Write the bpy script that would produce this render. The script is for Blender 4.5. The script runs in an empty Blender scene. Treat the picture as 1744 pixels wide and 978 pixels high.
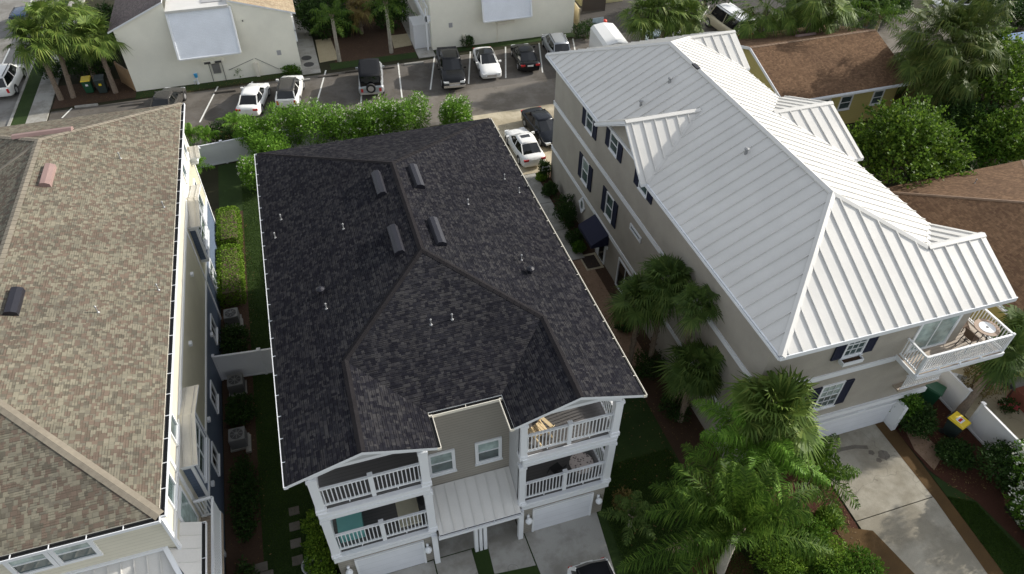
import bpy, bmesh, math, random
from mathutils import Vector, Matrix
R_ = math.radians
S = bpy.context.scene
COL = S.collection
V = Vector

# ---------------------------------------------------------------- camera
CAM_H = 28.6
YAW, PIT, ROL = -0.3102721, 0.7571009, 0.0109449
FPX = 1204.745
_f = V((-math.sin(YAW)*math.cos(PIT), math.cos(YAW)*math.cos(PIT), -math.sin(PIT)))
_r = V((math.cos(YAW), math.sin(YAW), 0)); _u = _r.cross(_f)
_r2 = _r*math.cos(ROL)+_u*math.sin(ROL); _u2 = _u*math.cos(ROL)-_r*math.sin(ROL)
cd = bpy.data.cameras.new('camera'); cam = bpy.data.objects.new('camera', cd); COL.objects.link(cam)
cd.sensor_width = 36; cd.lens = FPX/1744*36; cd.clip_start = 0.5; cd.clip_end = 1500
M = Matrix((( _r2.x,_u2.x,-_f.x,0),(_r2.y,_u2.y,-_f.y,0),(_r2.z,_u2.z,-_f.z,CAM_H),(0,0,0,1)))
cam.matrix_world = M
S.camera = cam

# ---------------------------------------------------------------- light
SUN_EL, SUN_AZ = R_(24.5), R_(6.5)          # azimuth measured from +x towards +y
w = bpy.data.worlds.new('World'); S.world = w; w.use_nodes = True
nt = w.node_tree; bg = nt.nodes['Background']
sky = nt.nodes.new('ShaderNodeTexSky'); sky.sky_type = 'NISHITA'; sky.sun_disc = False
sky.sun_elevation = SUN_EL; sky.sun_rotation = R_(90)-SUN_AZ
sky.air_density = 1.0; sky.dust_density = 1.5; sky.ozone_density = 1.0
hs = nt.nodes.new('ShaderNodeHueSaturation'); hs.inputs['Saturation'].default_value = 0.3; nt.links.new(sky.outputs[0], hs.inputs['Color']); nt.links.new(hs.outputs[0], bg.inputs[0]); bg.inputs[1].default_value = 0.15
sd = bpy.data.lights.new('sun','SUN'); sd.energy = 3.1; sd.angle = R_(0.6); sd.color = (1.0,0.94,0.84)
so = bpy.data.objects.new('sun', sd); COL.objects.link(so); so.location = (60,10,60)
sdir = V((math.cos(SUN_EL)*math.cos(SUN_AZ), math.cos(SUN_EL)*math.sin(SUN_AZ), math.sin(SUN_EL)))
so.rotation_euler = sdir.to_track_quat('Z','Y').to_euler()
S.view_settings.view_transform = 'Standard'; S.view_settings.look = 'None'
S.view_settings.gamma = 1; S.view_settings.exposure = 0.72
S.view_settings.use_curve_mapping = False

# a point of the surveyed photograph -> a place in the world on a given plane
def ray(x, y): return _f*FPX + _r2*(x-872) - _u2*(y-489)
def U(x, y, z=0.0):
    d = ray(x, y); t = (z-CAM_H)/d.z; return V((d.x*t, d.y*t, z))
def onplane(x, y, p0, n):
    d = ray(x, y); o = V((0,0,CAM_H)); t = (V(p0)-o).dot(n)/d.dot(n); return o+d*t

# ---------------------------------------------------------------- materials
MATS = {}
def newmat(name):
    m = bpy.data.materials.new(name); m.use_nodes = True; MATS[name] = m
    return m, m.node_tree, m.node_tree.nodes['Principled BSDF']
def N(nt, t, **kw):
    n = nt.nodes.new(t)
    for k, v in kw.items():
        if k.startswith('i_'): n.inputs[int(k[2:])].default_value = v
        else: setattr(n, k, v)
    return n
def math_(nt, op, a, b=None, c=None):
    n = nt.nodes.new('ShaderNodeMath'); n.operation = op
    for i, x in enumerate((a, b, c)):
        if x is None: continue
        if isinstance(x, (int, float)): n.inputs[i].default_value = x
        else: nt.links.new(x, n.inputs[i])
    return n.outputs[0]
def ramp(nt, fac, stops, interp='LINEAR'):
    n = nt.nodes.new('ShaderNodeValToRGB'); cr = n.color_ramp; cr.interpolation = interp
    while len(cr.elements) < len(stops): cr.elements.new(0.5)
    for e, (p, c) in zip(cr.elements, stops): e.position = p; e.color = (*c, 1)
    nt.links.new(fac, n.inputs[0]); return n.outputs[0]
def mixc(nt, fac, a, b, mode='MIX'):
    n = nt.nodes.new('ShaderNodeMix'); n.data_type = 'RGBA'; n.blend_type = mode
    for i, x in ((0, fac), (6, a), (7, b)):
        if isinstance(x, (int, float)): n.inputs[i].default_value = x
        elif isinstance(x, tuple): n.inputs[i].default_value = (*x, 1)
        else: nt.links.new(x, n.inputs[i])
    return n.outputs[2]
def coord(nt, kind='Object'):
    return nt.nodes.new('ShaderNodeTexCoord').outputs[kind]
def worldpos(nt):
    return nt.nodes.new('ShaderNodeNewGeometry').outputs['Position']
def noise(nt, vec, scale, detail=4, rough=0.6):
    n = nt.nodes.new('ShaderNodeTexNoise'); n.inputs['Scale'].default_value = scale
    n.inputs['Detail'].default_value = detail; n.inputs['Roughness'].default_value = rough
    nt.links.new(vec, n.inputs['Vector']); return n.outputs['Fac']
def bump(nt, b, h, strength=0.4, dist=0.02):
    n = nt.nodes.new('ShaderNodeBump'); n.inputs['Strength'].default_value = strength
    n.inputs['Distance'].default_value = dist
    nt.links.new(h, n.inputs['Height']); nt.links.new(n.outputs[0], b.inputs['Normal'])

def plain(name, col, rough=0.6, metal=0.0, var=0.12, scale=1.2, fine=25, spec=0.5, bmp=0.0, coat=0.0):
    m, nt, b = newmat(name)
    p = worldpos(nt)
    n1 = noise(nt, p, scale, 5, 0.65); n2 = noise(nt, p, fine, 2, 0.5)
    f = math_(nt, 'ADD', math_(nt, 'MULTIPLY', n1, 0.7), math_(nt, 'MULTIPLY', n2, 0.3))
    lo = tuple(c*(1-var) for c in col); hi = tuple(min(1, c*(1+var)) for c in col)
    c = ramp(nt, f, [(0.3, lo), (0.7, hi)])
    nt.links.new(c, b.inputs['Base Color'])
    b.inputs['Roughness'].default_value = rough; b.inputs['Metallic'].default_value = metal
    b.inputs['Specular IOR Level'].default_value = spec
    if coat: b.inputs['Coat Weight'].default_value = coat; b.inputs['Coat Roughness'].default_value = 0.05
    if bmp: bump(nt, b, n2, bmp, 0.02)
    return m

def shingle(name, cols, dark=0.6, w=0.2, h=0.15, edge=0.16, blotch=0.16, spec=0.1, streak=0.12, row_shadow=0.08):
    m, nt, b = newmat(name)
    sep = nt.nodes.new('ShaderNodeSeparateXYZ'); nt.links.new(coord(nt, 'UV'), sep.inputs[0])
    u, v = sep.outputs[0], sep.outputs[1]; n = len(cols)
    def layer(shift, seed):
        vr = math_(nt, 'ADD', math_(nt, 'DIVIDE', v, h), shift); row = math_(nt, 'FLOOR', vr); fv = math_(nt, 'FRACT', vr)
        wn = nt.nodes.new('ShaderNodeTexWhiteNoise'); wn.noise_dimensions = '1D'; nt.links.new(math_(nt, 'ADD', row, seed), wn.inputs['W'])
        ur = math_(nt, 'ADD', math_(nt, 'DIVIDE', u, w), math_(nt, 'MULTIPLY', wn.outputs[0], 7.0))
        ur = math_(nt, 'ADD', ur, math_(nt, 'MULTIPLY', math_(nt, 'SINE', math_(nt, 'MULTIPLY', ur, 2.3)), 0.18))
        tab = math_(nt, 'FLOOR', ur); fu = math_(nt, 'FRACT', ur)
        cmb = nt.nodes.new('ShaderNodeCombineXYZ'); nt.links.new(tab, cmb.inputs[0]); nt.links.new(row, cmb.inputs[1]); cmb.inputs[2].default_value = seed
        w2 = nt.nodes.new('ShaderNodeTexWhiteNoise'); w2.noise_dimensions = '3D'; nt.links.new(cmb.outputs[0], w2.inputs['Vector'])
        sp = nt.nodes.new('ShaderNodeSeparateColor'); nt.links.new(w2.outputs['Color'], sp.inputs[0])
        return sp.outputs[0], sp.outputs[1], fu, fv
    r1, k1, fu1, fv1 = layer(0.0, 3.0); r2, k2, fu2, fv2 = layer(0.5, 11.0)
    c1 = ramp(nt, r1, [(i/n, c) for i, c in enumerate(cols)], 'CONSTANT'); c2 = ramp(nt, r2, [(i/n, c) for i, c in enumerate(cols)], 'CONSTANT')
    pick = math_(nt, 'GREATER_THAN', k2, 0.55)
    base = mixc(nt, pick, c1, c2)
    p = worldpos(nt)
    big = noise(nt, p, 0.22, 5, 0.65); fine = noise(nt, p, 30, 3, 0.75)
    base = mixc(nt, math_(nt, 'MULTIPLY', fine, 0.4), base, tuple(c*dark for c in cols[0]))
    bl = ramp(nt, big, [(0.32, (1-blotch, 1-blotch, 1-blotch*.8)), (0.68, (1+blotch,)*3)])
    base = mixc(nt, 1.0, base, bl, 'MULTIPLY')
    # weathering streaks that run down the slope
    st = nt.nodes.new('ShaderNodeCombineXYZ'); nt.links.new(math_(nt, 'MULTIPLY', u, 2.2), st.inputs[0]); nt.links.new(math_(nt, 'MULTIPLY', v, 0.12), st.inputs[1])
    sn = noise(nt, st.outputs[0], 1.0, 4, 0.6)
    base = mixc(nt, 1.0, base, ramp(nt, sn, [(0.35, (1-streak,)*3), (0.6, (1.0,)*3)]), 'MULTIPLY')
    e1 = math_(nt, 'MULTIPLY', math_(nt, 'LESS_THAN', fv1, edge), math_(nt, 'MULTIPLY_ADD', k1, 0.5, row_shadow))  # dark lines at the tab edges: their shadow drawn into the colour
    e2 = math_(nt, 'MULTIPLY', math_(nt, 'MULTIPLY', math_(nt, 'LESS_THAN', fv2, edge), pick), 0.5)
    s = math_(nt, 'MULTIPLY', math_(nt, 'LESS_THAN', fu1, 0.08), math_(nt, 'MULTIPLY', k1, 0.45))
    e = math_(nt, 'MAXIMUM', math_(nt, 'MAXIMUM', e1, e2), s)
    base = mixc(nt, e, base, tuple(c*dark*0.45 for c in cols[0]))
    nt.links.new(base, b.inputs['Base Color']); b.inputs['Roughness'].default_value = 0.95
    b.inputs['Specular IOR Level'].default_value = spec
    hgt = math_(nt, 'ADD', math_(nt, 'SUBTRACT', 1.0, e), math_(nt, 'MULTIPLY', fine, 0.5))
    bump(nt, b, hgt, 0.45, 0.02)
    return m

def siding(name, col, pitch=0.16, var=0.06, rough=0.6, axis=2, groove=0.12, depth=0.75):
    m, nt, b = newmat(name)
    p = worldpos(nt); sep = nt.nodes.new('ShaderNodeSeparateXYZ'); nt.links.new(p, sep.inputs[0])
    f = math_(nt, 'FRACT', math_(nt, 'DIVIDE', sep.outputs[axis], pitch))
    g = math_(nt, 'LESS_THAN', f, groove)
    n1 = noise(nt, p, 0.8, 4)
    base = ramp(nt, n1, [(0.3, tuple(c*(1-var) for c in col)), (0.7, tuple(c*(1+var) for c in col))])
    base = mixc(nt, math_(nt, 'MULTIPLY', g, depth), base, tuple(c*0.5 for c in col))
    nt.links.new(base, b.inputs['Base Color']); b.inputs['Roughness'].default_value = rough
    bump(nt, b, f, 0.5, 0.02)
    return m

def leafmat(name, c1, c2, c3=None, trans=0.25, rough=0.55):
    m, nt, b = newmat(name)
    g = nt.nodes.new('ShaderNodeNewGeometry')
    r = g.outputs['Random Per Island']
    n1 = noise(nt, g.outputs['Position'], 1.1, 3)
    f = math_(nt, 'ADD', math_(nt, 'MULTIPLY', r, 0.6), math_(nt, 'MULTIPLY', n1, 0.4))
    c = ramp(nt, f, [(0.15, c1), (0.6, c2), (0.95, c3 or c2)])
    nt.links.new(c, b.inputs['Base Color']); b.inputs['Roughness'].default_value = rough
    b.inputs['Specular IOR Level'].default_value = 0.12
    out = nt.nodes['Material Output']
    t = nt.nodes.new('ShaderNodeBsdfTranslucent'); nt.links.new(c, t.inputs[0])
    mx = nt.nodes.new('ShaderNodeMixShader'); mx.inputs[0].default_value = trans
    nt.links.new(b.outputs[0], mx.inputs[1]); nt.links.new(t.outputs[0], mx.inputs[2]); nt.links.new(mx.outputs[0], out.inputs[0])
    return m

def groundmat(name, stops, scale=1.0, fine=30, bmp=0.5, rough=0.95, crack=False, mix=0.5):
    m, nt, b = newmat(name)
    p = worldpos(nt)
    n1 = noise(nt, p, scale, 6, 0.6); n2 = noise(nt, p, fine, 3, 0.7)
    f = math_(nt, 'ADD', math_(nt, 'MULTIPLY', n1, 1-mix), math_(nt, 'MULTIPLY', n2, mix))
    c = ramp(nt, f, stops)
    if crack:
        vo = nt.nodes.new('ShaderNodeTexVoronoi'); vo.feature = 'DISTANCE_TO_EDGE'; vo.inputs['Scale'].default_value = 0.13
        mp = nt.nodes.new('ShaderNodeVectorMath'); mp.operation = 'MULTIPLY_ADD'
        ns = nt.nodes.new('ShaderNodeTexNoise'); ns.inputs['Scale'].default_value = 0.9
        nt.links.new(p, ns.inputs['Vector']); nt.links.new(ns.outputs['Color'], mp.inputs[0]); mp.inputs[1].default_value = (2, 2, 0); nt.links.new(p, mp.inputs[2])
        nt.links.new(mp.outputs[0], vo.inputs['Vector'])
        k = math_(nt, 'LESS_THAN', vo.outputs['Distance'], 0.0018)
        c = mixc(nt, math_(nt, 'MULTIPLY', k, 0.3), c, tuple(x*0.3 for x in stops[0][1]))
        st = noise(nt, p, 0.35, 5, 0.7)
        sm = ramp(nt, st, [(0.42, (0.68, 0.66, 0.62)), (0.55, (1, 1, 1))])
        c = mixc(nt, 0.8, c, sm, 'MULTIPLY')
    nt.links.new(c, b.inputs['Base Color']); b.inputs['Roughness'].default_value = rough
    b.inputs['Specular IOR Level'].default_value = 0.25
    bump(nt, b, n2, bmp, 0.03)
    return m

shingle('tan_shingle', [(0.1575,0.1442,0.1125),(0.2295,0.2120,0.1575),(0.1395,0.1097,0.0837),(0.1890,0.1721,0.1278),(0.1710,0.1283,0.0981),(0.1170,0.1051,0.0810),(0.2430,0.2232,0.1665),(0.1485,0.1116,0.0864),(0.2025,0.1906,0.1440)], w=0.145, h=0.16)
shingle('charcoal_shingle', [(0.0228,0.0228,0.0276),(0.0359,0.0352,0.0386),(0.0179,0.0179,0.0228),(0.0510,0.0497,0.0510),(0.0262,0.0262,0.0304),(0.0400,0.0386,0.0414),(0.0151,0.0151,0.0200)], w=0.15, h=0.15, spec=0.03, streak=0.15, blotch=0.12, edge=0.22, row_shadow=0.35)
shingle('brown_shingle', [(0.1757,0.1064,0.0627),(0.2137,0.1330,0.0789),(0.1472,0.0893,0.0522),(0.1900,0.1159,0.0684),(0.1330,0.0789,0.0475)], edge=0.14, w=0.17)
shingle('grey_shingle', [(0.17,0.145,0.14),(0.20,0.175,0.165),(0.14,0.12,0.118),(0.18,0.15,0.145)])
shingle('straw_shingle', [(0.45,0.36,0.24),(0.50,0.41,0.28),(0.40,0.31,0.21)])
plain('tan_cap', (0.20,0.175,0.135), 0.9, var=0.25, fine=8)
plain('charcoal_cap', (0.019,0.0175,0.019), 0.95, spec=0.1, var=0.25, fine=8)
plain('brown_cap', (0.19,0.125,0.08), 0.9, var=0.2, fine=8)
plain('white_metal', (0.605,0.595,0.565), 0.42, 0.0, var=0.09, scale=0.6, spec=0.5)
plain('weathered_metal', (0.50,0.48,0.43), 0.5, var=0.12, scale=2)
plain('white_trim', (0.74,0.76,0.78), 0.5, var=0.04)
plain('gutter_dark', (0.03,0.03,0.03), 0.7)
plain('cream_trim', (0.72,0.68,0.58), 0.5, var=0.05)
plain('taupe_stucco', (0.345,0.32,0.275), 0.85, var=0.14, scale=0.7, bmp=0.2)
siding('taupe_siding', (0.30,0.278,0.24))
siding('grey_siding', (0.50,0.51,0.52))
siding('cream_siding', (0.64,0.61,0.50), pitch=0.18, depth=0.35)
siding('beige_siding', (0.50,0.48,0.37), pitch=0.18, depth=0.3)
siding('blue_siding', (0.10,0.135,0.20), pitch=0.18, depth=0.5)
plain('cream_block', (0.83,0.81,0.70), 0.9, var=0.07, scale=0.6, bmp=0.15)
siding('yellow_siding', (0.56,0.44,0.10), pitch=0.22, depth=0.3, axis=0)
siding('yellow_wall', (0.47,0.40,0.15), pitch=0.2, depth=0.25)
siding('pale_yellow_wall', (0.62,0.58,0.34), pitch=0.2, depth=0.25)
plain('navy_paint', (0.009,0.013,0.036), 0.6, var=0.1)
plain('navy_canvas', (0.006,0.008,0.034), 0.8, var=0.12)
siding('deck_boards', (0.125,0.12,0.12), pitch=0.14, axis=1, groove=0.1)
siding('tan_deck', (0.36,0.30,0.24), pitch=0.14, axis=1, groove=0.1)
siding('shade_panel', (0.78,0.82,0.88), pitch=0.11, depth=0.25)
siding('garage_panel', (0.68,0.70,0.74), pitch=0.42, depth=0.35, groove=0.05)
plain('vinyl_fence', (0.68,0.69,0.71), 0.45, var=0.04)
siding('wood_fence', (0.30,0.19,0.10), pitch=0.14, axis=0, groove=0.12, var=0.25)
siding('weathered_fence', (0.40,0.34,0.22), pitch=0.14, axis=1, groove=0.12, var=0.25)
plain('black_plastic', (0.02,0.02,0.022), 0.5)
plain('vent_black', (0.016,0.016,0.023), 0.45, 0.2)
plain('vent_pink', (0.24,0.16,0.145), 0.6)
plain('galv', (0.28,0.285,0.29), 0.45, 0.3)
plain('ac_metal', (0.17,0.17,0.165), 0.5, 0.2)
plain('ac_dark', (0.05,0.05,0.05), 0.6)
def glass(name, col, rough=0.08):
    m, nt, b = newmat(name)
    p = worldpos(nt); n1 = noise(nt, p, 1.5, 3)
    c = ramp(nt, n1, [(0.35, tuple(x*0.6 for x in col)), (0.65, tuple(x*1.3 for x in col))])
    nt.links.new(c, b.inputs['Base Color']); b.inputs['Roughness'].default_value = rough
    b.inputs['Specular IOR Level'].default_value = 0.8
    return m
glass('window_glass', (0.07,0.10,0.10)); glass('blind_glass', (0.33,0.42,0.40), 0.15); glass('car_glass', (0.006,0.007,0.008), 0.04)
groundmat('asphalt', [(0.3,(0.095,0.086,0.077)),(0.5,(0.135,0.123,0.11)),(0.7,(0.185,0.17,0.152))], 0.5, 40, 0.4, crack=True)
groundmat('lane_pavement', [(0.3,(0.155,0.14,0.12)),(0.7,(0.21,0.19,0.165))], 0.4, 40, 0.3, crack=True)
groundmat('street_pavement', [(0.3,(0.20,0.195,0.185)),(0.7,(0.27,0.262,0.245))], 0.3, 40, 0.3, crack=True)
groundmat('concrete', [(0.3,(0.31,0.305,0.285)),(0.7,(0.42,0.41,0.375))], 0.7, 30, 0.2, crack=True)
groundmat('warm_concrete', [(0.3,(0.44,0.38,0.27)),(0.7,(0.57,0.51,0.385))], 0.6, 30, 0.2, crack=True)
groundmat('shaded_asphalt', [(0.3,(0.045,0.042,0.04)),(0.7,(0.075,0.07,0.066))], 0.5, 40, 0.4)  # darker copy of asphalt, shade over the back lots put into its colour
groundmat('drive_concrete', [(0.28,(0.24,0.222,0.18)),(0.5,(0.335,0.312,0.258)),(0.72,(0.43,0.40,0.33))], 0.9, 30, 0.2, crack=True)
siding('dark_fence', (0.07,0.06,0.055), pitch=0.14, axis=0)
groundmat('stained_concrete', [(0.3,(0.0600,0.0374,0.0175)),(0.7,(0.1200,0.0688,0.0250))], 0.8, 25, 0.2)
groundmat('lawn', [(0.25,(0.0144,0.0288,0.0072)),(0.5,(0.0274,0.0518,0.0115)),(0.8,(0.0540,0.0864,0.0194))], 0.6, 45, 1.0)
groundmat('soil', [(0.25,(0.0175,0.0144,0.0090)),(0.5,(0.0300,0.0298,0.0140)),(0.8,(0.0475,0.0480,0.0225))], 0.35, 18, 1.0)
groundmat('mulch', [(0.25,(0.030,0.012,0.008)),(0.5,(0.065,0.025,0.015)),(0.8,(0.12,0.05,0.028))], 1.5, 30, 1.0, mix=0.8)
groundmat('brown_mulch', [(0.25,(0.035,0.020,0.013)),(0.5,(0.07,0.042,0.027)),(0.8,(0.12,0.075,0.045))], 1.5, 30, 1.0, mix=0.8)
groundmat('gravel', [(0.25,(0.28,0.23,0.14)),(0.5,(0.42,0.36,0.24)),(0.8,(0.55,0.48,0.34))], 2, 22, 1.0, mix=0.8)
groundmat('paver', [(0.3,(0.20,0.13,0.085)),(0.7,(0.32,0.22,0.15))], 2, 9, 0.6)
plain('line_paint', (0.72,0.72,0.68), 0.7, var=0.15, fine=12)
plain('bark_palm', (0.20,0.155,0.115), 0.9, var=0.45, scale=9, fine=30, bmp=0.8)
plain('bark_smooth', (0.33,0.30,0.25), 0.85, var=0.25, scale=3, bmp=0.4)
plain('bark_tree', (0.14,0.10,0.07), 0.9, var=0.3, bmp=0.6)
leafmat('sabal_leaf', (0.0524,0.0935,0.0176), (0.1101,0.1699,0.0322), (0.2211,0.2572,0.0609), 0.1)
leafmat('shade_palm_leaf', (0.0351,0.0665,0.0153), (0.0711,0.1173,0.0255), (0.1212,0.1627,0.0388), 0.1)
leafmat('big_palm_leaf', (0.0404,0.0672,0.0153), (0.0831,0.1197,0.0255), (0.1616,0.1728,0.0459), 0.1)
leafmat('dead_frond', (0.12,0.09,0.055), (0.24,0.19,0.12), (0.36,0.30,0.21), 0.1)
leafmat('queen_leaf', (0.0315,0.0694,0.0103), (0.0748,0.1432,0.0190), (0.1745,0.2516,0.0404), 0.35)
leafmat('oleander_leaf', (0.0743,0.1673,0.0221), (0.1474,0.2900,0.0358), (0.2513,0.4060,0.0607), 0.3)
leafmat('hedge_leaf', (0.0580,0.1217,0.0141), (0.1500,0.2552,0.0273), (0.2530,0.3573,0.0455), 0.25)
leafmat('tree_leaf', (0.0361,0.0951,0.0120), (0.0845,0.1765,0.0192), (0.1672,0.2774,0.0352), 0.3)
leafmat('canopy_leaf', (0.026,0.058,0.008), (0.090,0.165,0.020), (0.22,0.31,0.042), 0.35)
leafmat('litter_leaf', (0.06,0.035,0.015), (0.16,0.10,0.04), (0.30,0.22,0.10), 0.0)
leafmat('dark_leaf', (0.0187,0.0416,0.0110), (0.0365,0.0748,0.0170), (0.0688,0.1215,0.0281), 0.2)
leafmat('dry_leaf', (0.10,0.07,0.03), (0.20,0.15,0.05), (0.28,0.25,0.08), 0.2)
leafmat('red_leaf', (0.10,0.012,0.01), (0.24,0.03,0.02), (0.34,0.10,0.05), 0.2)
leafmat('white_petal', (0.62,0.62,0.50), (0.80,0.80,0.68), (0.86,0.86,0.78), 0.2)
leafmat('pink_petal', (0.50,0.06,0.09), (0.65,0.10,0.13), None, 0.2)
leafmat('grass_blade', (0.0256,0.0544,0.0088), (0.0488,0.0936,0.0144), (0.0920,0.1456,0.0248), 0.3)
def paint(name, col, rough=0.22, metal=0.0):
    return plain(name, col, rough, metal, var=0.02, spec=0.35, coat=0.12)
paint('paint_white', (0.80,0.80,0.78)); paint('paint_black', (0.0045,0.005,0.006)); paint('paint_navy', (0.005,0.007,0.011))
paint('paint_blue', (0.02,0.045,0.10)); paint('paint_silver', (0.42,0.44,0.46), 0.35, 0.5); paint('paint_grey', (0.055,0.052,0.048))
paint('paint_beige', (0.40,0.37,0.28)); paint('paint_pale', (0.38,0.46,0.52))
plain('tyre', (0.018,0.018,0.018), 0.85); plain('rim', (0.55,0.55,0.56), 0.35, 0.7); plain('chrome', (0.7,0.7,0.7), 0.2, 0.9)
plain('soft_top', (0.009,0.010,0.013), 0.8, spec=0.2); plain('tail_light', (0.50,0.02,0.02), 0.2, coat=0.6); plain('head_light', (0.75,0.77,0.78), 0.15, coat=0.6)
plain('plate', (0.75,0.75,0.72), 0.5); plain('interior', (0.28,0.26,0.22), 0.8)
plain('bin_green', (0.012,0.075,0.035), 0.5); plain('bin_dark', (0.022,0.035,0.032), 0.55); plain('bin_yellow', (0.75,0.55,0.02), 0.45)
plain('teal_paint', (0.16,0.42,0.40), 0.5); plain('cream_cloth', (0.58,0.55,0.42), 0.9); plain('adirondack', (0.78,0.62,0.38), 0.6)
plain('terracotta', (0.34,0.13,0.08), 0.8); plain('stone_pot', (0.34,0.36,0.36), 0.8); plain('blue_plastic', (0.05,0.35,0.65), 0.4)
plain('red_plastic', (0.75,0.08,0.05), 0.5); plain('brown_wicker', (0.10,0.06,0.035), 0.8, fine=60); plain('brick_red', (0.30,0.10,0.07), 0.85, var=0.25, fine=14)
plain('steel_table', (0.30,0.21,0.15), 0.5); plain('mat_dark', (0.04,0.028,0.022), 0.95)
plain('blue_roof', (0.06,0.13,0.26), 0.6, var=0.15); plain('grey_sheet', (0.36,0.36,0.37), 0.6, var=0.1)
m, nt_, b_ = newmat('mosaic')
vo = nt_.nodes.new('ShaderNodeTexVoronoi'); vo.inputs['Scale'].default_value = 9; nt_.links.new(worldpos(nt_), vo.inputs['Vector'])
nt_.links.new(ramp(nt_, vo.outputs['Distance'], [(0.2,(0.10,0.07,0.07)),(0.45,(0.55,0.48,0.44))]), b_.inputs['Base Color'])

# ---------------------------------------------------------------- mesh helpers
class MB:
    def __init__(s): s.v = []; s.f = []; s.m = []; s.uv = {}
    def poly(s, pts, mat=0, uv=None):
        i = len(s.v); s.v += [V(p) for p in pts]; s.f.append(tuple(range(i, i+len(pts)))); s.m.append(mat)
        if uv: s.uv[len(s.f)-1] = uv
    def hexa(s, p, mat=0):      # 8 points: bottom 0-3, top 4-7
        i = len(s.v); s.v += [V(q) for q in p]
        for q in ((3,2,1,0),(4,5,6,7),(0,1,5,4),(1,2,6,5),(2,3,7,6),(3,0,4,7)):
            s.f.append(tuple(i+k for k in q)); s.m.append(mat)
        return s
    def box(s, x0, x1, y0, y1, z0, z1, mat=0):
        if x0 > x1: x0, x1 = x1, x0
        if y0 > y1: y0, y1 = y1, y0
        if z0 > z1: z0, z1 = z1, z0
        return s.hexa([(x0,y0,z0),(x1,y0,z0),(x1,y1,z0),(x0,y1,z0),(x0,y0,z1),(x1,y0,z1),(x1,y1,z1),(x0,y1,z1)], mat)
    def obox(s, c, X, Y, Z, mat=0):   # centre + half vectors
        c, X, Y, Z = V(c), V(X), V(Y), V(Z)
        return s.hexa([c-X-Y-Z, c+X-Y-Z, c+X+Y-Z, c-X+Y-Z, c-X-Y+Z, c+X-Y+Z, c+X+Y+Z, c-X+Y+Z], mat)
    def bar(s, a, b, w, h, mat=0, up=(0,0,1)):
        a, b = V(a), V(b); d = (b-a).normalized(); side = d.cross(V(up))
        side = side.normalized() if side.length > 1e-4 else V((1,0,0)); n = side.cross(d)
        return s.obox((a+b)/2, (b-a)/2, side*w/2, n*h/2, mat)
    def tube(s, pts, rad, n=8, mat=0, cap=True):
        pts = [V(p) for p in pts]; rings = []
        if not hasattr(rad, '__len__'): rad = [rad]*len(pts)
        ref = V((0,0,1))
        for k, p in enumerate(pts):
            d = (pts[min(k+1, len(pts)-1)]-pts[max(k-1, 0)]).normalized()
            a = d.cross(ref)
            if a.length < 1e-3: a = d.cross(V((1,0,0)))
            a.normalize(); b = d.cross(a)
            i = len(s.v); rings.append(i)
            for j in range(n):
                t = 2*math.pi*j/n; s.v.append(p+(a*math.cos(t)+b*math.sin(t))*rad[k])
        for k in range(len(pts)-1):
            for j in range(n):
                a0, a1 = rings[k]+j, rings[k]+(j+1)%n; b0, b1 = rings[k+1]+j, rings[k+1]+(j+1)%n
                s.f.append((a0, b0, b1, a1)); s.m.append(mat)
        if cap:
            s.f.append(tuple(rings[0]+j for j in range(n))); s.m.append(mat)
            s.f.append(tuple(rings[-1]+n-1-j for j in range(n))); s.m.append(mat)
        return s
    def cyl(s, p0, p1, r0, r1=None, n=12, mat=0): return s.tube([p0, p1], [r0, r0 if r1 is None else r1], n, mat)
    def lathe(s, c, prof, n=16, mat=0):
        c = V(c); rings = []
        for (r, z) in prof:
            rings.append(len(s.v))
            for j in range(n):
                t = 2*math.pi*j/n; s.v.append(c+V((r*math.cos(t), r*math.sin(t), z)))
        for k in range(len(prof)-1):
            for j in range(n):
                s.f.append((rings[k]+j, rings[k]+(j+1)%n, rings[k+1]+(j+1)%n, rings[k+1]+j)); s.m.append(mat)
        s.f.append(tuple(rings[0]+n-1-j for j in range(n))); s.m.append(mat)
        s.f.append(tuple(rings[-1]+j for j in range(n))); s.m.append(mat)
        return s
    def build(s, name, mats, parent=None, smooth=False, kind=None, at=None, mods=None):
        if isinstance(mats, str): mats = [mats]
        off = V(W_[parent.name]) if parent is not None else (V(at) if at is not None else s.base())
        me = bpy.data.meshes.new(name)
        me.from_pydata([tuple(p-off) for p in s.v], [], s.f)
        for k in mats: me.materials.append(MATS[k])
        me.polygons.foreach_set('material_index', s.m)
        if smooth: me.polygons.foreach_set('use_smooth', [True]*len(s.f))
        if s.uv:
            ul = me.uv_layers.new(name='UVMap')
            for fi, uvs in s.uv.items():
                for k, li in enumerate(me.polygons[fi].loop_indices): ul.data[li].uv = uvs[k]
        me.update()
        o = bpy.data.objects.new(name, me); COL.objects.link(o)
        if parent is not None: o.parent = parent; W_[o.name] = tuple(off)
        else: o.location = off; W_[o.name] = tuple(off)
        if kind: o['kind'] = kind
        if mods == 'sub':
            md = o.modifiers.new('subdivision', 'SUBSURF'); md.levels = md.render_levels = 2
        return o
    def base(s):
        xs = [p.x for p in s.v]; ys = [p.y for p in s.v]; zs = [p.z for p in s.v]
        return V(((min(xs)+max(xs))/2, (min(ys)+max(ys))/2, min(zs)))
W_ = {}
def tag(o, label, cat, group=None, kind=None):
    o['label'] = label; o['category'] = cat
    if group: o['group'] = group
    if kind: o['kind'] = kind
    return o
def thing(name, at, label, cat, group=None):
    o = bpy.data.objects.new(name, None); COL.objects.link(o); o.location = at; o.empty_display_size = 0.3
    W_[o.name] = tuple(at); return tag(o, label, cat, group)
def place(o, loc, rz=0): o.location = loc; o.rotation_euler = (0, 0, rz); return o
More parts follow.
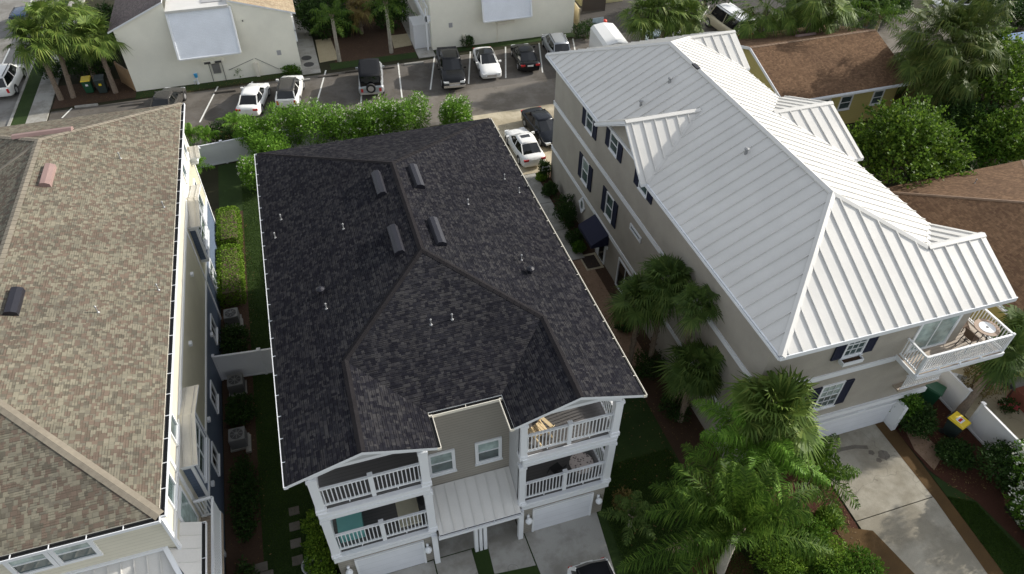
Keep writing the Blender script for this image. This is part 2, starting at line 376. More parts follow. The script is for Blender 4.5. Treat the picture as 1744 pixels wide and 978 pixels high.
def copytree(o, parent=None):
    c = o.copy(); COL.objects.link(c); W_[c.name] = W_[o.name]
    if parent is not None: c.parent = parent
    for ch in list(o.children): copytree(ch, c)
    return c
# ================================================================ GROUND
def sheet(name, pts, z, mat, sub=False):
    mb = MB(); mb.poly([(p[0], p[1], z) for p in pts]); return mb.build(name, mat, kind='structure', at=(0,0,z) if False else None)
mb = MB(); mb.poly([(-400,-150,-0.02),(400,-150,-0.02),(400,600,-0.02),(-400,600,-0.02)]); mb.build('ground', 'soil', kind='structure')
sheet('street', [(-34,20),(-22.4,20),(-22.4,160),(-34,160)], -0.012, 'street_pavement')
sheet('parking_lot', [(-19.6,47.6),(60,48.6),(60,59.3),(27,59.4),(-19.6,58.6)], 0.0, 'asphalt')
sheet('lane', [(-19.6,48.4),(60,48.45),(60,52.6),(-19.6,52.6)], 0.004, 'lane_pavement')
sheet('back_lot', [(27,56),(60,56),(60,110),(34,110),(27,70)], -0.004, 'shaded_asphalt')
mb = MB(); mb.box(-22.4,-22.2,20,160,-0.02,0.10); mb.build('kerb','concrete',kind='structure')
mb = MB(); mb.box(-22.2,-21.15,20,160,-0.02,0.06); mb.build('verge','lawn',kind='structure')
mb = MB(); mb.box(-21.15,-19.7,20,160,-0.02,0.07); mb.build('sidewalk','concrete',kind='structure')
mb = MB()
for (a, b) in (((-8.4,53.6),(-7.0,59.2)),((-18.63,57.32),(-18.1,58.76)),((-2.9,53.4),(-1.5,59.3)),((-5.6,53.5),(-4.2,59.3)),((0.45,53.5),(1.95,59.6)),
               ((7.34,52.9),(8.2,59.2)),((4.0,53.0),(5.1,59.2)),((9.87,53.65),(11.55,59.5)),((13.18,53.75),(14.9,59.6)),((16.5,53.85),(18.25,59.65)),((19.85,53.9),(21.45,59.5)),((23.2,54),(24.8,59.5)),((26.6,54),(28.2,59.5))):
    mb.bar((a[0],a[1],0.011),(b[0],b[1],0.011),0.12,0.006)
for (x, y0, y1) in ((-24.9,64,72),(-24.9,76,84),(-24.9,88,96)): mb.bar((x,y0,-0.004),(x+.05,y1,-0.004),0.14,0.006)
p = U(1187,45); q = U(1208,10); mb.bar((p.x,p.y,.008),(q.x,q.y,.008),0.12,0.006)
mb.build('painted_lines','line_paint',kind='structure')
# back drives and walks
sheet('back_driveway', [(12.5,39.6),(19.5,39.6),(19.5,48.5),(12.0,48.5)], 0.008, 'warm_concrete')
mb = MB()
for y0, y1 in ((30.0,32.95),(33.0,35.95),(36.0,39.5)): mb.box(13.35,14.3,y0,y1,-0.02,0.05)
mb.build('side_path','concrete',kind='structure')
sheet('paver_walk', [(13.2,21),(14.5,21),(14.5,29.95),(13.2,29.95)], 0.012, 'paver')
sheet('side_mulch', [(12.6,14.3),(15.6,14.3),(15.6,39.5),(12.6,39.5)], 0.004, 'brown_mulch')
sheet('side_lawn', [(8.9,-6),(13.2,-6),(13.2,39),(8.9,39)], 0.010, 'lawn')
sheet('left_lawn', [(-7.1,-6),(-2.6,-6),(-2.6,47),(-7.1,47)], 0.002, 'lawn')
sheet('left_bed', [(-7.1,14),(-5.6,14),(-5.6,41),(-7.1,41)], 0.008, 'brown_mulch')
# front drives of the middle house
sheet('front_lawn', [(-7.1,-6),(9.2,-6),(9.2,14.4),(-7.1,14.4)], 0.006, 'lawn')
mb = MB()
mb.box(-2.3,1.15,-6,13.9,-0.02,0.03); mb.box(1.2,2.78,-6,13.9,-0.02,0.031)
for a in ([(3.5,14.05),(5.1,14.05),(5.16,12.45),(3.42,12.6)],[(5.15,14.05),(8.5,14.05),(8.1,10.9),(7.4,4),(5.6,4),(5.22,12.4)]):
    mb.hexa([(x,y,-.02) for x,y in a]+[(x,y,.03) for x,y in a])
mb.build('front_driveway','concrete',kind='structure')
mb = MB(); mb.box(1.4,4.95,13.95,15.1,-0.02,0.035); mb.build('porch_floor','concrete',kind='structure')
# right house drive
mb = MB(); p = [(19.4,14.4),(24.05,14.4),(23.75,10),(23.35,6.5),(22.7,0),(18.6,0),(18.7,8)]
mb.hexa([(p[0][0],p[0][1],-.02),(p[1][0],p[1][1],-.02),(23.75,10.2,-.02),(19.2,10.2,-.02)]+[(p[0][0],p[0][1],.03),(p[1][0],p[1][1],.03),(23.75,10.2,.03),(19.2,10.2,.03)])
mb.hexa([(19.2,10.16,-.02),(23.72,10.16,-.02),(22.7,0,-.02),(18.5,0,-.02),(19.2,10.16,.03),(23.72,10.16,.03),(22.7,0,.03),(18.5,0,.03)])
mb.build('right_driveway','drive_concrete',kind='structure')
mb = MB(); mb.poly([(23.35,14.4,.036),(24.15,14.4,.036),(23.85,10,.036),(23.55,6.2,.036),(23.1,2,.036),(22.5,2,.036),(22.9,6.5,.036),(23.25,10,.036)]); mb.poly([(18.1,10.3,.036),(19.6,9.6,.036),(20.3,6,.036),(20.1,2,.036),(18,2,.036)])
mb.build('driveway_stain','stained_concrete',kind='structure')
mb = MB()
for (px, py, r) in ((1505,775,.27),(1484,771,.14),(1497,784,.13)):
    q = U(px,py,.034); mb.poly([(q.x+math.cos(-t*.4488)*r*(1+.2*math.sin(t*2.1)), q.y+math.sin(-t*.4488)*r*(1+.15*math.cos(t*3)), .034) for t in range(14)][::-1])
mb.build('oil_stain','lane_pavement',kind='structure')
arc = [U(px,py,.034) for px,py in ((1392,790),(1408,775),(1430,766),(1455,761),(1478,762))]; mb = MB()
for a, b in zip(arc, arc[1:]):
    s = (b-a).normalized().cross(V((0,0,1)))*.10; mb.poly([a-s,b-s,b+s,a+s])
mb.build('tyre_mark','lane_pavement',kind='structure')
sheet('right_mulch', [(24.1,15.5),(27.5,15.5),(27.5,9.5),(25.9,8.8),(25.3,2),(29,2),(29,0),(24.8,0),(24.7,9.5),(24.1,11.4)], 0.006, 'mulch')
sheet('right_lawn', [(22.9,0),(24.9,0),(25.3,6.5),(25.0,9.4),(24.0,11.3),(23.9,10)], 0.014, 'lawn')
sheet('entry_pavers', [(24.75,14.2),(25.6,14.2),(25.3,12.8),(25.4,11.9),(24.3,11.3),(24.2,12.5)], 0.016, 'paver')
sheet('palm_mulch', [(12.4+1.3*math.cos(t*.5236)*1.1,9.9+1.0*math.sin(t*.5236)) for t in range(12)], 0.016, 'mulch')
sheet('corner_mulch', [(15.5,14.3),(19.3,14.3),(19.1,10),(18.3,6.5),(17.2,6.2),(16.4,9),(14.2,11),(13.2,14.3)], 0.018, 'mulch')
sheet('neighbour_patio', [(28.0,11.5),(33,11.5),(33,17),(28,17)], 0.006, 'warm_concrete')
sheet('garden_bed', [(2.9,59.8),(10.2,59.8),(10.2,75),(2.9,75)], 0.004, 'brown_mulch')
sheet('gravel_strip', [(1.6,61.2),(3.3,61.4),(3.1,66),(1.7,66)], 0.010, 'gravel')
sheet('gravel_patch', [(8.4,62.2),(10.1,62.4),(10.2,65),(8.6,65)], 0.010, 'gravel')
mb = MB(); mb.box(-0.05,1.5,59.3,84,-.02,.04); mb.box(10.15,11.7,59.6,84,-.02,.04); mb.build('garden_walk','concrete',kind='structure')
sheet('grass_strip', [(-13.4,58.9),(0,59.4),(0,60.2),(-13.4,60.1)], 0.006, 'lawn')
sheet('grass_strip', [(2.4,59.5),(10.1,59.8),(10.1,60.9),(2.4,60.8)], 0.012, 'lawn')
sheet('grass_strip', [(11.8,59.9),(25.3,59.9),(25.3,60.8),(11.8,60.7)], 0.006, 'lawn')
sheet('left_corner_bed', [(-19.6,59.0),(-13.4,59.2),(-13.4,63),(-19.6,63)], 0.006, 'brown_mulch')
sheet('cottage_yard', [(25.5,59.7),(36,59.7),(36,75),(25.5,75)], 0.003, 'shaded_asphalt')

# ================================================================ ROOF / WALL HELPERS
def facing(pts):
    n = (V(pts[1])-V(pts[0])).cross(V(pts[2])-V(pts[0])).normalized()
    return n if n.z > 0 else -n
def uvframe(n):
    e = V((0,0,1)).cross(n)
    e = e.normalized() if e.length > 1e-3 else V((1,0,0)); return e, n.cross(e)
def roof(polys, name, mat, side, parent, th=0.14, ofs=0):
    mb = MB(); edges = {}
    for k, pl in enumerate(polys):
        P = [V(p) for p in pl]; n = facing(P)
        a = sum((P[i].cross(P[(i+1) % len(P)]) for i in range(len(P))), V((0,0,0)))
        if a.z < 0: P.reverse()
        e, up = uvframe(n)
        mb.poly(P, 0, [(p.dot(e)+ofs, p.dot(up)) for p in P])
        mb.poly([p-V((0,0,th)) for p in reversed(P)], 1)
        for i in range(len(P)):
            a, b = tuple(round(c, 3) for c in P[i]), tuple(round(c, 3) for c in P[(i+1) % len(P)])
            if (b, a) in edges: edges.pop((b, a))
            else: edges[(a, b)] = 1
    for a, b in edges:
        A, B = V(a), V(b); mb.poly([A, A-V((0,0,th)), B-V((0,0,th)), B], 1)
    return mb.build(name, [mat, side], parent)
def caps(lines, name, mat, parent, w=0.13, drop=0.045, lift=0.022):
    mb = MB()
    for a, b in lines:
        a, b = V(a), V(b); d = (b-a).normalized(); s = d.cross(V((0,0,1))).normalized(); up = V((0,0,lift))
        L = (b-a).length; n = max(1, int(L/0.3))
        for k in range(n):
            p, q = a+(b-a)*k/n, a+(b-a)*(k+1)/n; t0, t1 = V((0,0,.012)), V((0,0,0))
            dn = V((0,0,-drop))
            mb.poly([p+up+t0, q+up+t1, q+s*w+dn+up+t1, p+s*w+dn+up+t0]); mb.poly([q+up+t1, p+up+t0, p-s*w+dn+up+t0, q-s*w+dn+up+t1])
            mb.poly([p+up+t0-V((0,0,.03)), p+up+t0, p+s*w+dn+up+t0, p+s*w+dn+up-V((0,0,.03))])
            mb.poly([p+up+t0, p+up+t0-V((0,0,.03)), p-s*w+dn+up-V((0,0,.03)), p-s*w+dn+up+t0])
    return mb.build(name, mat, parent)
def seams(polys, parent, sp=0.45, w=0.035, h=0.05, trim=0.08):
    """raised seams, part of the roof sheet's own mesh"""
    mb = MB()
    for pl in polys:
        P = [V(p) for p in pl]; n = facing(P); e, up = uvframe(n)
        o = P[0]; q = [((p-o).dot(e), (p-o).dot(up)) for p in P]
        u0, u1 = min(a for a, _ in q), max(a for a, _ in q); k = u0+sp*0.5
        while k < u1:
            xs = []
            for i in range(len(q)):
                (a, b), (c, d) = q[i], q[(i+1) % len(q)]
                if (a-k)*(c-k) < 0: xs.append(b+(d-b)*(k-a)/(c-a))
            xs.sort()
            for i in range(0, len(xs)-1, 2):
                if xs[i+1]-xs[i] > 0.25:
                    A = o+e*k+up*(xs[i]+0.01); B = o+e*k+up*(xs[i+1]-trim)
                    mb.obox((A+B)/2+n*h/2, (B-A)/2, e*w/2, n*h/2)
            k += sp
    off = V(W_[parent.name]); me = bpy.data.meshes.new('seams'); me.from_pydata([tuple(p-off) for p in mb.v], [], mb.f)
    bm = bmesh.new(); bm.from_mesh(parent.data); bm.from_mesh(me); bm.to_mesh(parent.data); bm.free(); bpy.data.meshes.remove(me)
def gutter(lines, parent, mat='white_trim', out=0.13, name='gutter', dark=True):
    # each line runs with the outside of the house on its right
    mb = MB()
    for a, b in lines:
        a, b = V(a), V(b); d = (b-a).normalized(); s = d.cross(V((0,0,1))).normalized()
        Z = V((0,0,1)); L = b-a; c = (a+b)/2
        mb.obox(c+s*(out)+Z*(-.10), L/2, s*0.012, Z*0.065, 0)
        mb.obox(c+s*(out/2)+Z*(-.155), L/2, s*(out/2), Z*0.012, 1)
        mb.obox(c+s*0.006+Z*(-.10), L/2, s*0.006, Z*0.065, 1)
        k = int(L.length/0.95)
        for i in range(k+1):
            p = a+L*(i/max(1, k)); mb.obox(p+s*out/2+Z*(-.045), d*0.011, s*out/2, Z*0.010, 0)
        for p in (a, b): mb.obox(p+s*out/2+Z*(-.1), d*0.012, s*out/2, Z*0.06, 0)
    return mb.build(name, [mat, 'gutter_dark' if dark else mat], parent)
def window(parent, c, ux, nrm, w, h, mat='window_glass', frame='white_trim', fw=0.09, grid=(1,2), top='window_glass', sill=True, slider=False, name='window'):
    """window flat on a wall: c centre, ux along the wall, nrm outwards"""
    c, ux, nrm = V(c), V(ux).normalized(), V(nrm).normalized(); Z = V((0,0,1))
    fr = MB()
    for s in (-1, 1):
        fr.obox(c+ux*s*(w/2+fw/2)+nrm*.03, ux*fw/2, nrm*.03, Z*(h/2+fw))
        fr.obox(c+Z*s*(h/2+fw/2)+nrm*.028, ux*w/2, nrm*.028, Z*fw/2)
    if sill: fr.obox(c-Z*(h/2+fw+.03)+nrm*.05, ux*(w/2+fw+.03), nrm*.05, Z*.03)
    o = fr.build(name, frame, parent)
    m = MB(); t = 0.02
    nx, nz = grid
    for i in range(1, nx): m.obox(c+ux*(w*i/nx-w/2)+nrm*.022, ux*(t if nx<3 else .011), nrm*.015, Z*h/2)
    for i in range(1, nz): m.obox(c+Z*(h*i/nz-h/2)+nrm*.023, ux*w/2, nrm*.015, Z*(.011 if not (i*2 == nz) else 0.025))
    if nx > 1 or nz > 1: m.build('muntin', frame, o)
    g = MB(); g.obox(c+Z*h/4+nrm*.006, ux*w/2, nrm*.006, Z*h/4); g.obox(c-Z*h/4+nrm*.006, ux*w/2, nrm*.006, Z*h/4, 1)
    g.build('pane', [top, mat], o)
    return o
def railing(parent, a, b, z0, z1, posts=(), n=None, mat='white_trim', pitch=0.125, name='railing', feet=True):
    a, b = V((a[0],a[1],0)), V((b[0],b[1],0)); L = (b-a).length; d = (b-a).normalized(); s = d.cross(V((0,0,1)))
    mb = MB(); Z = V((0,0,1))
    mid = (a+b)/2
    mb.obox(V((mid.x,mid.y,z1)), d*L/2, s*.045, Z*.035); mb.obox(V((mid.x,mid.y,z0)), d*L/2, s*.03, Z*.035)
    n = n or int(L/pitch)
    for i in range(n):
        p = a+d*(L*(i+.5)/n); mb.obox(V((p.x,p.y,(z0+z1)/2)), d*(.018 if n < 33 else .014), s*.018, Z*((z1-z0)/2-.03))
    o = mb.build(name, mat, parent)
    for t in posts:
        p = a+d*L*t; m2 = MB(); m2.obox(V((p.x,p.y,(z0+z1)/2-.03)), d*.075, s*.075, Z*((z1-z0)/2+.12)); m2.obox(V((p.x,p.y,z1+.11)), d*.095, s*.095, Z*.025)
        m2.build('post', mat, o)
    if feet:
        m3 = MB()
        for t in (.25,.75):
            p = a+d*L*t; m3.obox(V((p.x,p.y,z0-.1)), d*.018, s*.018, Z*.07)
        m3.build('rail_foot', mat, o)
    return o
def pipe_vent(parent, p, h=0.25, r=0.023, mat='galv', hood=False, base=True):
    mb = MB(); p = V(p)
    if hood:
        mb.cyl(p, p+V((0,0,.22)), .09, .09, 10); mb.lathe(p+V((0,0,.2)), [(.17,0),(.17,.05),(.06,.12)], 10)
        return mb.build('vent_hood', mat, parent)
    mb.cyl(p-V((0,0,.08)), p+V((0,0,h)), r, r, 8); mb.lathe(p+V((0,0,h)), [(r*1.7,-.02),(r*1.7,.03),(r*.6,.06)], 8)
    mb.lathe(p+V((0,0,-.03)), [(.075,-.05),(.06,.03),(r,.07)], 8)
    return mb.build('vent_pipe', mat, parent)
def ridge_vent(parent, p, n, along, L, wd=0.42, hh=0.16, mat='vent_black'):
    p, n, d = V(p), V(n), V(along).normalized(); s = n.cross(d)
    mb = MB()
    A = p-d*L/2; B = p+d*L/2
    lo = s*wd/2; pr = [(-1,0.0),(-.75,.8),(0,1.0),(.75,.8),(1,0.0)]
    ra = [A+lo*t+n*(hh*k) for t, k in pr]; rb = [B+lo*t+n*(hh*k) for t, k in pr]
    for i in range(4): mb.poly([ra[i], ra[i+1], rb[i+1], rb[i]])
    mb.poly(list(reversed(ra))); mb.poly(rb)
    return mb.build('ridge_vent', mat, parent)
# ================================================================ MIDDLE HOUSE (charcoal shingle)
X_, Y_, Z_ = V((1,0,0)), V((0,1,0)), V((0,0,1))
Bc = thing('townhouse', (3,24,0), 'middle townhouse with charcoal shingle roof, taupe siding and white railed balconies', 'house')
ze, zr, zw = 8.4, 10.38, 9.19
Cp = dict(
 left=[(-3.1,13.6,ze),(-.62,13.6,zw),(-.62,17.65,zw),(3.1,21.5,zr),(3.1,27.9,zr),(-3.1,33.8,ze)],
 wl=[(-.62,13.6,zw),(1.8,13.6,ze),(1.8,15.1,ze),(-.62,17.65,zw)],
 front=[(1.8,15.1,ze),(4.5,15.1,ze),(6.9,17.65,zw),(3.1,21.5,zr),(-.62,17.65,zw)],
 wr=[(4.5,13.6,ze),(6.9,13.6,zw),(6.9,17.65,zw),(4.5,15.1,ze)],
 right=[(9.38,13.6,ze),(9.38,33.8,ze),(3.1,27.9,zr),(3.1,21.5,zr),(6.9,17.65,zw),(6.9,13.6,zw)],
 back=[(-3.1,33.8,ze),(3.1,27.9,zr),(9.38,33.8,ze)])
Cr = roof(list(Cp.values()), 'roof', 'charcoal_shingle', 'white_trim', Bc)
caps([((3.1,27.9,zr),(3.1,21.5,zr)),((3.1,21.5,zr),(-.62,17.65,zw)),((3.1,21.5,zr),(6.9,17.65,zw)),((-.62,17.65,zw),(-.62,13.62,zw)),((6.9,17.65,zw),(6.9,13.62,zw)),
      ((3.1,27.9,zr),(-3.05,33.75,ze)),((3.1,27.9,zr),(9.33,33.75,ze))], 'ridge_cap', 'charcoal_cap', Cr)
gutter([((-3.1,33.8,ze),(-3.1,13.6,ze))], Bc, 'white_trim')
gutter([((9.38,13.6,ze),(9.38,33.8,ze))], Bc, 'cream_trim')
gutter([((1.8,15.1,ze),(4.5,15.1,ze))], Bc, 'cream_trim')
gutter([((1.8,13.6,ze),(1.8,15.0,ze))], Bc, 'cream_trim'); gutter([((4.5,15.0,ze),(4.5,13.6,ze))], Bc, 'cream_trim')
# walls
w = MB()
w.box(-2.55,8.75,16.1,33.3,0,8.3)                         # body
w.box(-2.5,1.35,13.95,16.1,0,2.3); w.box(5.0,8.7,13.95,16.1,0,2.3)   # garages
w.box(1.4,4.95,15.3,16.1,0,8.32)                          # recess
w.build('wall','taupe_siding',Bc)
for xx in (4.86,1.36):
    w = MB(); w.box(xx,xx+.13,14.05,16.1,2.3,8.3); w.build('side_wall','grey_siding',Bc)
for xa, xm, xb in ((-2.5,-.62,1.35),(5.0,6.9,8.7)):
    w = MB()   # gable panels over the balconies
    o = [(xa,7.95),(xm-.95,8.25),(xm+.95,8.25),(xb,7.95),(xb,8.42),(xm,9.06),(xa,8.42)]
    for q, r in ((0,1),(1,2),(2,3)):
        u0, u1 = o[q], o[r]; w.hexa([(u0[0],13.9,u0[1]),(u1[0],13.9,u1[1]),(u1[0],14.0,u1[1]),(u0[0],14.0,u0[1]),(u0[0],13.9,8.42 if q != 1 else 8.42),(u1[0],13.9,8.42),(u1[0],14.0,8.42),(u0[0],14.0,8.42)])
    w.hexa([(xa,13.9,8.42),(xb,13.9,8.42),(xb,14.0,8.42),(xa,14.0,8.42),(xm,13.9,9.05),(xm+.01,13.9,9.05),(xm+.01,14.0,9.05),(xm,14.0,9.05)])
    gp = w.build('gable_panel','white_trim',Bc)
    w = MB(); w.poly([(xm-1.15,13.885,8.42),(xm+1.15,13.885,8.42),(xm,13.885,8.84)]); w.build('gable_inset','grey_siding',gp)
for xa, xb in ((-2.5,1.35),(5.0,8.7)):
    for z0, z1, fl in ((2.12,2.6,2.62),(5.3,5.84,5.86)):
        m1 = MB(); m1.box(xa-.03,xb+.03,13.86,14.0,z0,z1); m1.box(xa-.07,xb+.07,13.80,13.86,z1-.12,z1+.02); m1.box(xa-.05,xb+.05,13.83,13.86,z0+.1,z0+.26)
        side = xb+.03 if xa > 4 else xa-.03
        m1.box(min(side,side+(.06 if xa>4 else -.06)),max(side,side+(.06 if xa>4 else -.06)),13.86,16.1,z0,z1)
        m1.build('balcony_beam','white_trim',Bc)
        m2 = MB(); m2.box(xa,xb,14.0,16.1,z0+.02,fl); m2.build('balcony_floor','deck_boards',Bc)
for x0, x1 in ((-2.58,-2.28),(1.16,1.46),(4.86,5.1),(8.5,8.8)):
    m1 = MB()
    for z0, z1 in ((2.5,5.3),(5.8,7.95)):
        m1.box(x0,x1,13.88,14.16,z0,z1); m1.box(x0-.04,x1+.04,13.84,14.20,z0+.0,z0+.22); m1.box(x0-.03,x1+.03,13.85,14.19,z1-.16,z1-.02)
    m1.build('column','white_trim',Bc)
for x0, x1 in ((1.2,1.42),(4.82,5.02),(2.92,3.06),(3.12,3.24),(3.3,3.44)):
    m1 = MB(); m1.box(x0,x1,13.72,13.92,0.03,2.3); m1.build('porch_post','white_trim',Bc)
# railings: front and the open outer side
for z0, z1 in ((6.12,7.12),(2.85,3.9)):
    railing(Bc,(-2.28,14.0),(1.16,14.0),z0,z1,posts=(.5,),n=24)
    railing(Bc,(5.1,14.0),(8.5,14.0),z0,z1,posts=(.5,),n=24)
    railing(Bc,(8.65,14.2),(8.65,16.05),z0,z1,n=13,feet=False)
    railing(Bc,(-2.42,14.2),(-2.42,16.05),z0,z1,n=13,feet=False)
# garage doors
for x0, x1 in ((-1.8,.8),(5.55,8.1)):
    m1 = MB(); m1.box(x0,x1,13.91,13.96,0.03,1.78); gd = m1.build('garage_door','garage_panel',Bc)
    m1 = MB(); m1.box(x0-.08,x0,13.88,13.97,0.03,1.86); m1.box(x1,x1+.08,13.88,13.97,0.03,1.86); m1.box(x0,x1,13.88,13.97,1.78,1.86); m1.build('door_frame','white_trim',gd)
for x in (-2.17,1.0,5.27,8.42):
    m1 = MB(); m1.box(x-.05,x+.05,13.86,13.95,1.3,1.55); m1.lathe((x,13.78,1.2),[(.03,.28),(.13,.16),(.15,.08),(.12,-.03),(.04,-.08)],12); m1.build('wall_lamp','white_trim',Bc,smooth=True)
for x in (2.12,4.0):
    window(Bc,(x,15.3,4.86),(1,0,0),(0,-1,0),.82,1.16,top='blind_glass',grid=(1,2),fw=.13)
# doors and bays under the porch
m1 = MB(); m1.box(1.75,2.65,15.24,15.3,.04,2.0); m1.box(3.75,4.65,15.24,15.3,.04,2.0); m1.build('front_door','white_trim',Bc)
# metal porch roof
pr = [[(1.5,15.28,3.35),(4.85,15.28,3.35),(4.85,13.62,2.5),(1.5,13.62,2.5)]]
po = roof(pr,'porch_roof','white_metal','white_trim',Bc,th=.1); seams(pr,po,sp=.42,w=.03,h=.035)
m1 = MB(); m1.box(1.45,4.9,13.52,13.62,2.28,2.42); m1.build('porch_beam','white_trim',po)
gutter([((1.5,13.62,2.5),(4.85,13.62,2.5))], po, 'white_trim', out=.11)
# vents on the roof
def on(poly, x, y): return onplane(x, y, poly[0], facing(poly)), facing(poly)
for x, y, k in ((479,374,'left'),(469,405,'left'),(585,390,'left'),(556,526,'left'),(734,553,'front'),(770,544,'front'),(797,348,'right'),(888,443,'right'),(859,305,'right'),(884,328,'right')):
    p, n = on(Cp[k], x, y); pipe_vent(Cr, p)
for x, y, k in ((903,465,'right'),(547,500,'left')):
    p, n = on(Cp[k], x, y); pipe_vent(Cr, p, mat='vent_black', hood=True)
for x, y, k in ((646,315,'left'),(709,303,'right'),(675,411,'left'),(744,397,'right')):
    p, n = on(Cp[k], x, y); ridge_vent(Cr, p, n, (0,1,0), 1.75, wd=.46, hh=.22)

# ================================================================ RIGHT HOUSE (white metal roof)
Br = thing('townhouse', (20,26,0), 'taupe stucco townhouse with a standing seam white metal roof and navy shutters', 'house')
F0, B0, e8 = (19.85,18.79,11.52), (19.85,33.55,11.52), 8.8
Rp = dict(
 left=[(14.83,13.45,e8),(14.83,25,e8),(18.6,27.5,10.84),(14.83,31.0,e8),(14.83,39.6,e8),B0,F0],
 df=[(14.5,25,e8),(14.83,25,e8),(18.6,27.5,10.84),(14.5,27.5,10.84)],
 db=[(14.5,27.5,10.84),(18.6,27.5,10.84),(14.83,31.0,e8),(14.5,31.0,e8)],
 front=[(14.83,13.45,e8),(25.78,13.45,e8),(25.78,16,10.1),(22.94,16,10.1),F0],
 w1=[(22.94,16,10.1),(25.78,16,10.1),(25.78,18.5,e8)],
 right=[F0,(22.94,16,10.1),(25.76,18.5,e8),(25.76,23.9,e8),(22.83,27.25,10.15),(25.76,30.6,e8),(25.76,34.3,e8),(22.94,36.71,10.1),B0],
 w2f=[(22.83,27.25,10.15),(26.4,27.25,10.15),(26.4,23.9,e8),(25.76,23.9,e8)],
 w2b=[(22.83,27.25,10.15),(26.4,27.25,10.15),(26.4,30.6,e8),(25.76,30.6,e8)],
 w3f=[(22.94,36.71,10.1),(26.1,36.71,10.1),(26.1,34.3,e8),(25.76,34.3,e8)],
 w3b=[(22.94,36.71,10.1),(26.1,36.71,10.1),(26.1,39.6,e8),(25.76,39.6,e8)],
 back=[B0,(25.76,39.6,e8),(14.83,39.6,e8)])
Rr = roof(list(Rp.values()),'roof','white_metal','white_trim',Br,th=.16)
seams(list(Rp.values()),Rr,sp=.61,w=.04,h=.055,trim=.1)
mb = MB()
def flat_cap(a, b, w=.30, z=.075):
    a, b = V(a)+V((0,0,z)), V(b)+V((0,0,z)); d = (b-a).normalized(); s = d.cross(Z_).normalized()
    for q in (-1, 1):
        mb.poly([a, b, b+s*q*w/2-V((0,0,.075)), a+s*q*w/2-V((0,0,.075))]); mb.poly([a+s*q*w/2-V((0,0,.075)), b+s*q*w/2-V((0,0,.075)), b+s*q*w/2-V((0,0,.13)), a+s*q*w/2-V((0,0,.13))])
for a, b in ((F0,B0),(F0,(14.83,13.45,e8)),(F0,(22.94,16,10.1)),((22.94,16,10.1),(25.78,16,10.1)),((22.83,27.25,10.15),(26.4,27.25,10.15)),((22.94,36.71,10.1),(26.1,36.71,10.1)),
             (B0,(22.94,36.71,10.1)),(B0,(14.83,39.6,e8)),((18.6,27.5,10.84),(14.5,27.5,10.84))): flat_cap(a, b)
mb.build('ridge_cap','white_metal',Rr)
for a, b in (((18.6,27.5,10.84),(14.83,25,e8)),((18.6,27.5,10.84),(14.83,31.0,e8)),((22.83,27.25,10.15),(25.76,23.9,e8)),((22.94,36.71,10.1),(25.76,34.3,e8)),((22.94,16,10.1),(25.76,18.5,e8))):
    mb = MB(); mb.bar(V(a)+V((0,0,.03)), V(b)+V((0,0,.03)), .16, .02); mb.build('valley_flashing','white_metal',Rr)
gutter([((14.83,25,e8),(14.83,13.45,e8))],Br,'white_trim',out=.1,dark=False); gutter([((14.83,39.6,e8),(14.83,31.0,e8))],Br,'white_trim',out=.1,dark=False)
mb = MB(); mb.box(14.83,25.78,13.40,13.45,8.62,8.83); mb.box(14.78,14.83,13.40,25.0,8.62,8.79); mb.build('fascia','white_trim',Br)
mb = MB(); mb.box(14.78,14.83,31.0,39.6,8.62,8.79); mb.build('fascia','white_trim',Br)
w = MB(); w.box(15.2,25.3,14.35,38.8,0,8.66)
w.poly([(15.15,25.2,8.6),(15.15,30.8,8.6),(15.15,27.5,10.6)]); w.poly([(15.16,30.8,8.6),(15.16,25.2,8.6),(15.16,27.5,10.6)])
w.build('wall','taupe_stucco',Br)
mb = MB(); mb.bar((15.1,25.2,8.86),(15.1,30.9,8.86),.1,.12); mb.bar((14.62,25.1,8.66),(14.62,27.5,10.62),.05,.16,up=(1,0,0)); mb.bar((14.62,30.9,8.66),(14.62,27.5,10.62),.05,.16,up=(1,0,0))
mb.build('gable_trim','white_trim',Br)
mb = MB()
for z0, z1 in ((2.38,2.62),(5.66,5.94)):
    mb.box(15.14,15.2,14.3,38.86,z0,z1); mb.box(15.14,25.36,38.8,38.86,z0+.01,z1+.01)
mb.box(15.16,22.2,14.29,14.35,5.14,5.44); mb.box(15.16,25.32,14.22,14.35,1.93,2.2)
mb.build('band_trim','white_trim',Br)
def shutter(c, ux, nrm, w, h):
    mb = MB(); c, ux, nrm = V(c), V(ux), V(nrm); mb.obox(c+nrm*.03, ux*w/2, nrm*.025, Z_*h/2)
    for s in (-1,1): mb.obox(c+nrm*.062+ux*s*(w/2-.03), ux*.03, nrm*.012, Z_*h/2); mb.obox(c+nrm*.061+Z_*s*(h/2-.04), ux*(w/2-.06), nrm*.012, Z_*.04)
    k = int(h/.09)
    for i in range(1,k): mb.obox(c+nrm*.062+Z_*(h*i/k-h/2), ux*(w/2-.06), nrm*.008, Z_*.02)
    return mb.build('shutter','navy_paint',Br)
for y0, y1, z0, z1, tp in ((31.95,34.1,7.0,8.45,'window_glass'),(28.6,30.72,7.6,8.72,'window_glass'),(24.9,26.9,7.55,8.7,'window_glass'),(32.0,34.0,3.4,5.05,'blind_glass'),(28.3,30.28,3.42,5.05,'window_glass')):
    c = (y0+y1)/2; ww = (y1-y0)*.42
    window(Br,(15.2,c,(z0+z1)/2),(0,1,0),(-1,0,0),ww,z1-z0-.2,top=tp,grid=(1,2),fw=.07)
    for s in (-1,1): shutter((15.2,c+s*(ww/2+.09+.26),(z0+z1)/2),(0,1,0),(-1,0,0),.5,z1-z0)
window(Br,(15.2,25.95,4.92),(0,1,0),(-1,0,0),1.15,.16,grid=(1,1),fw=.1,sill=False)
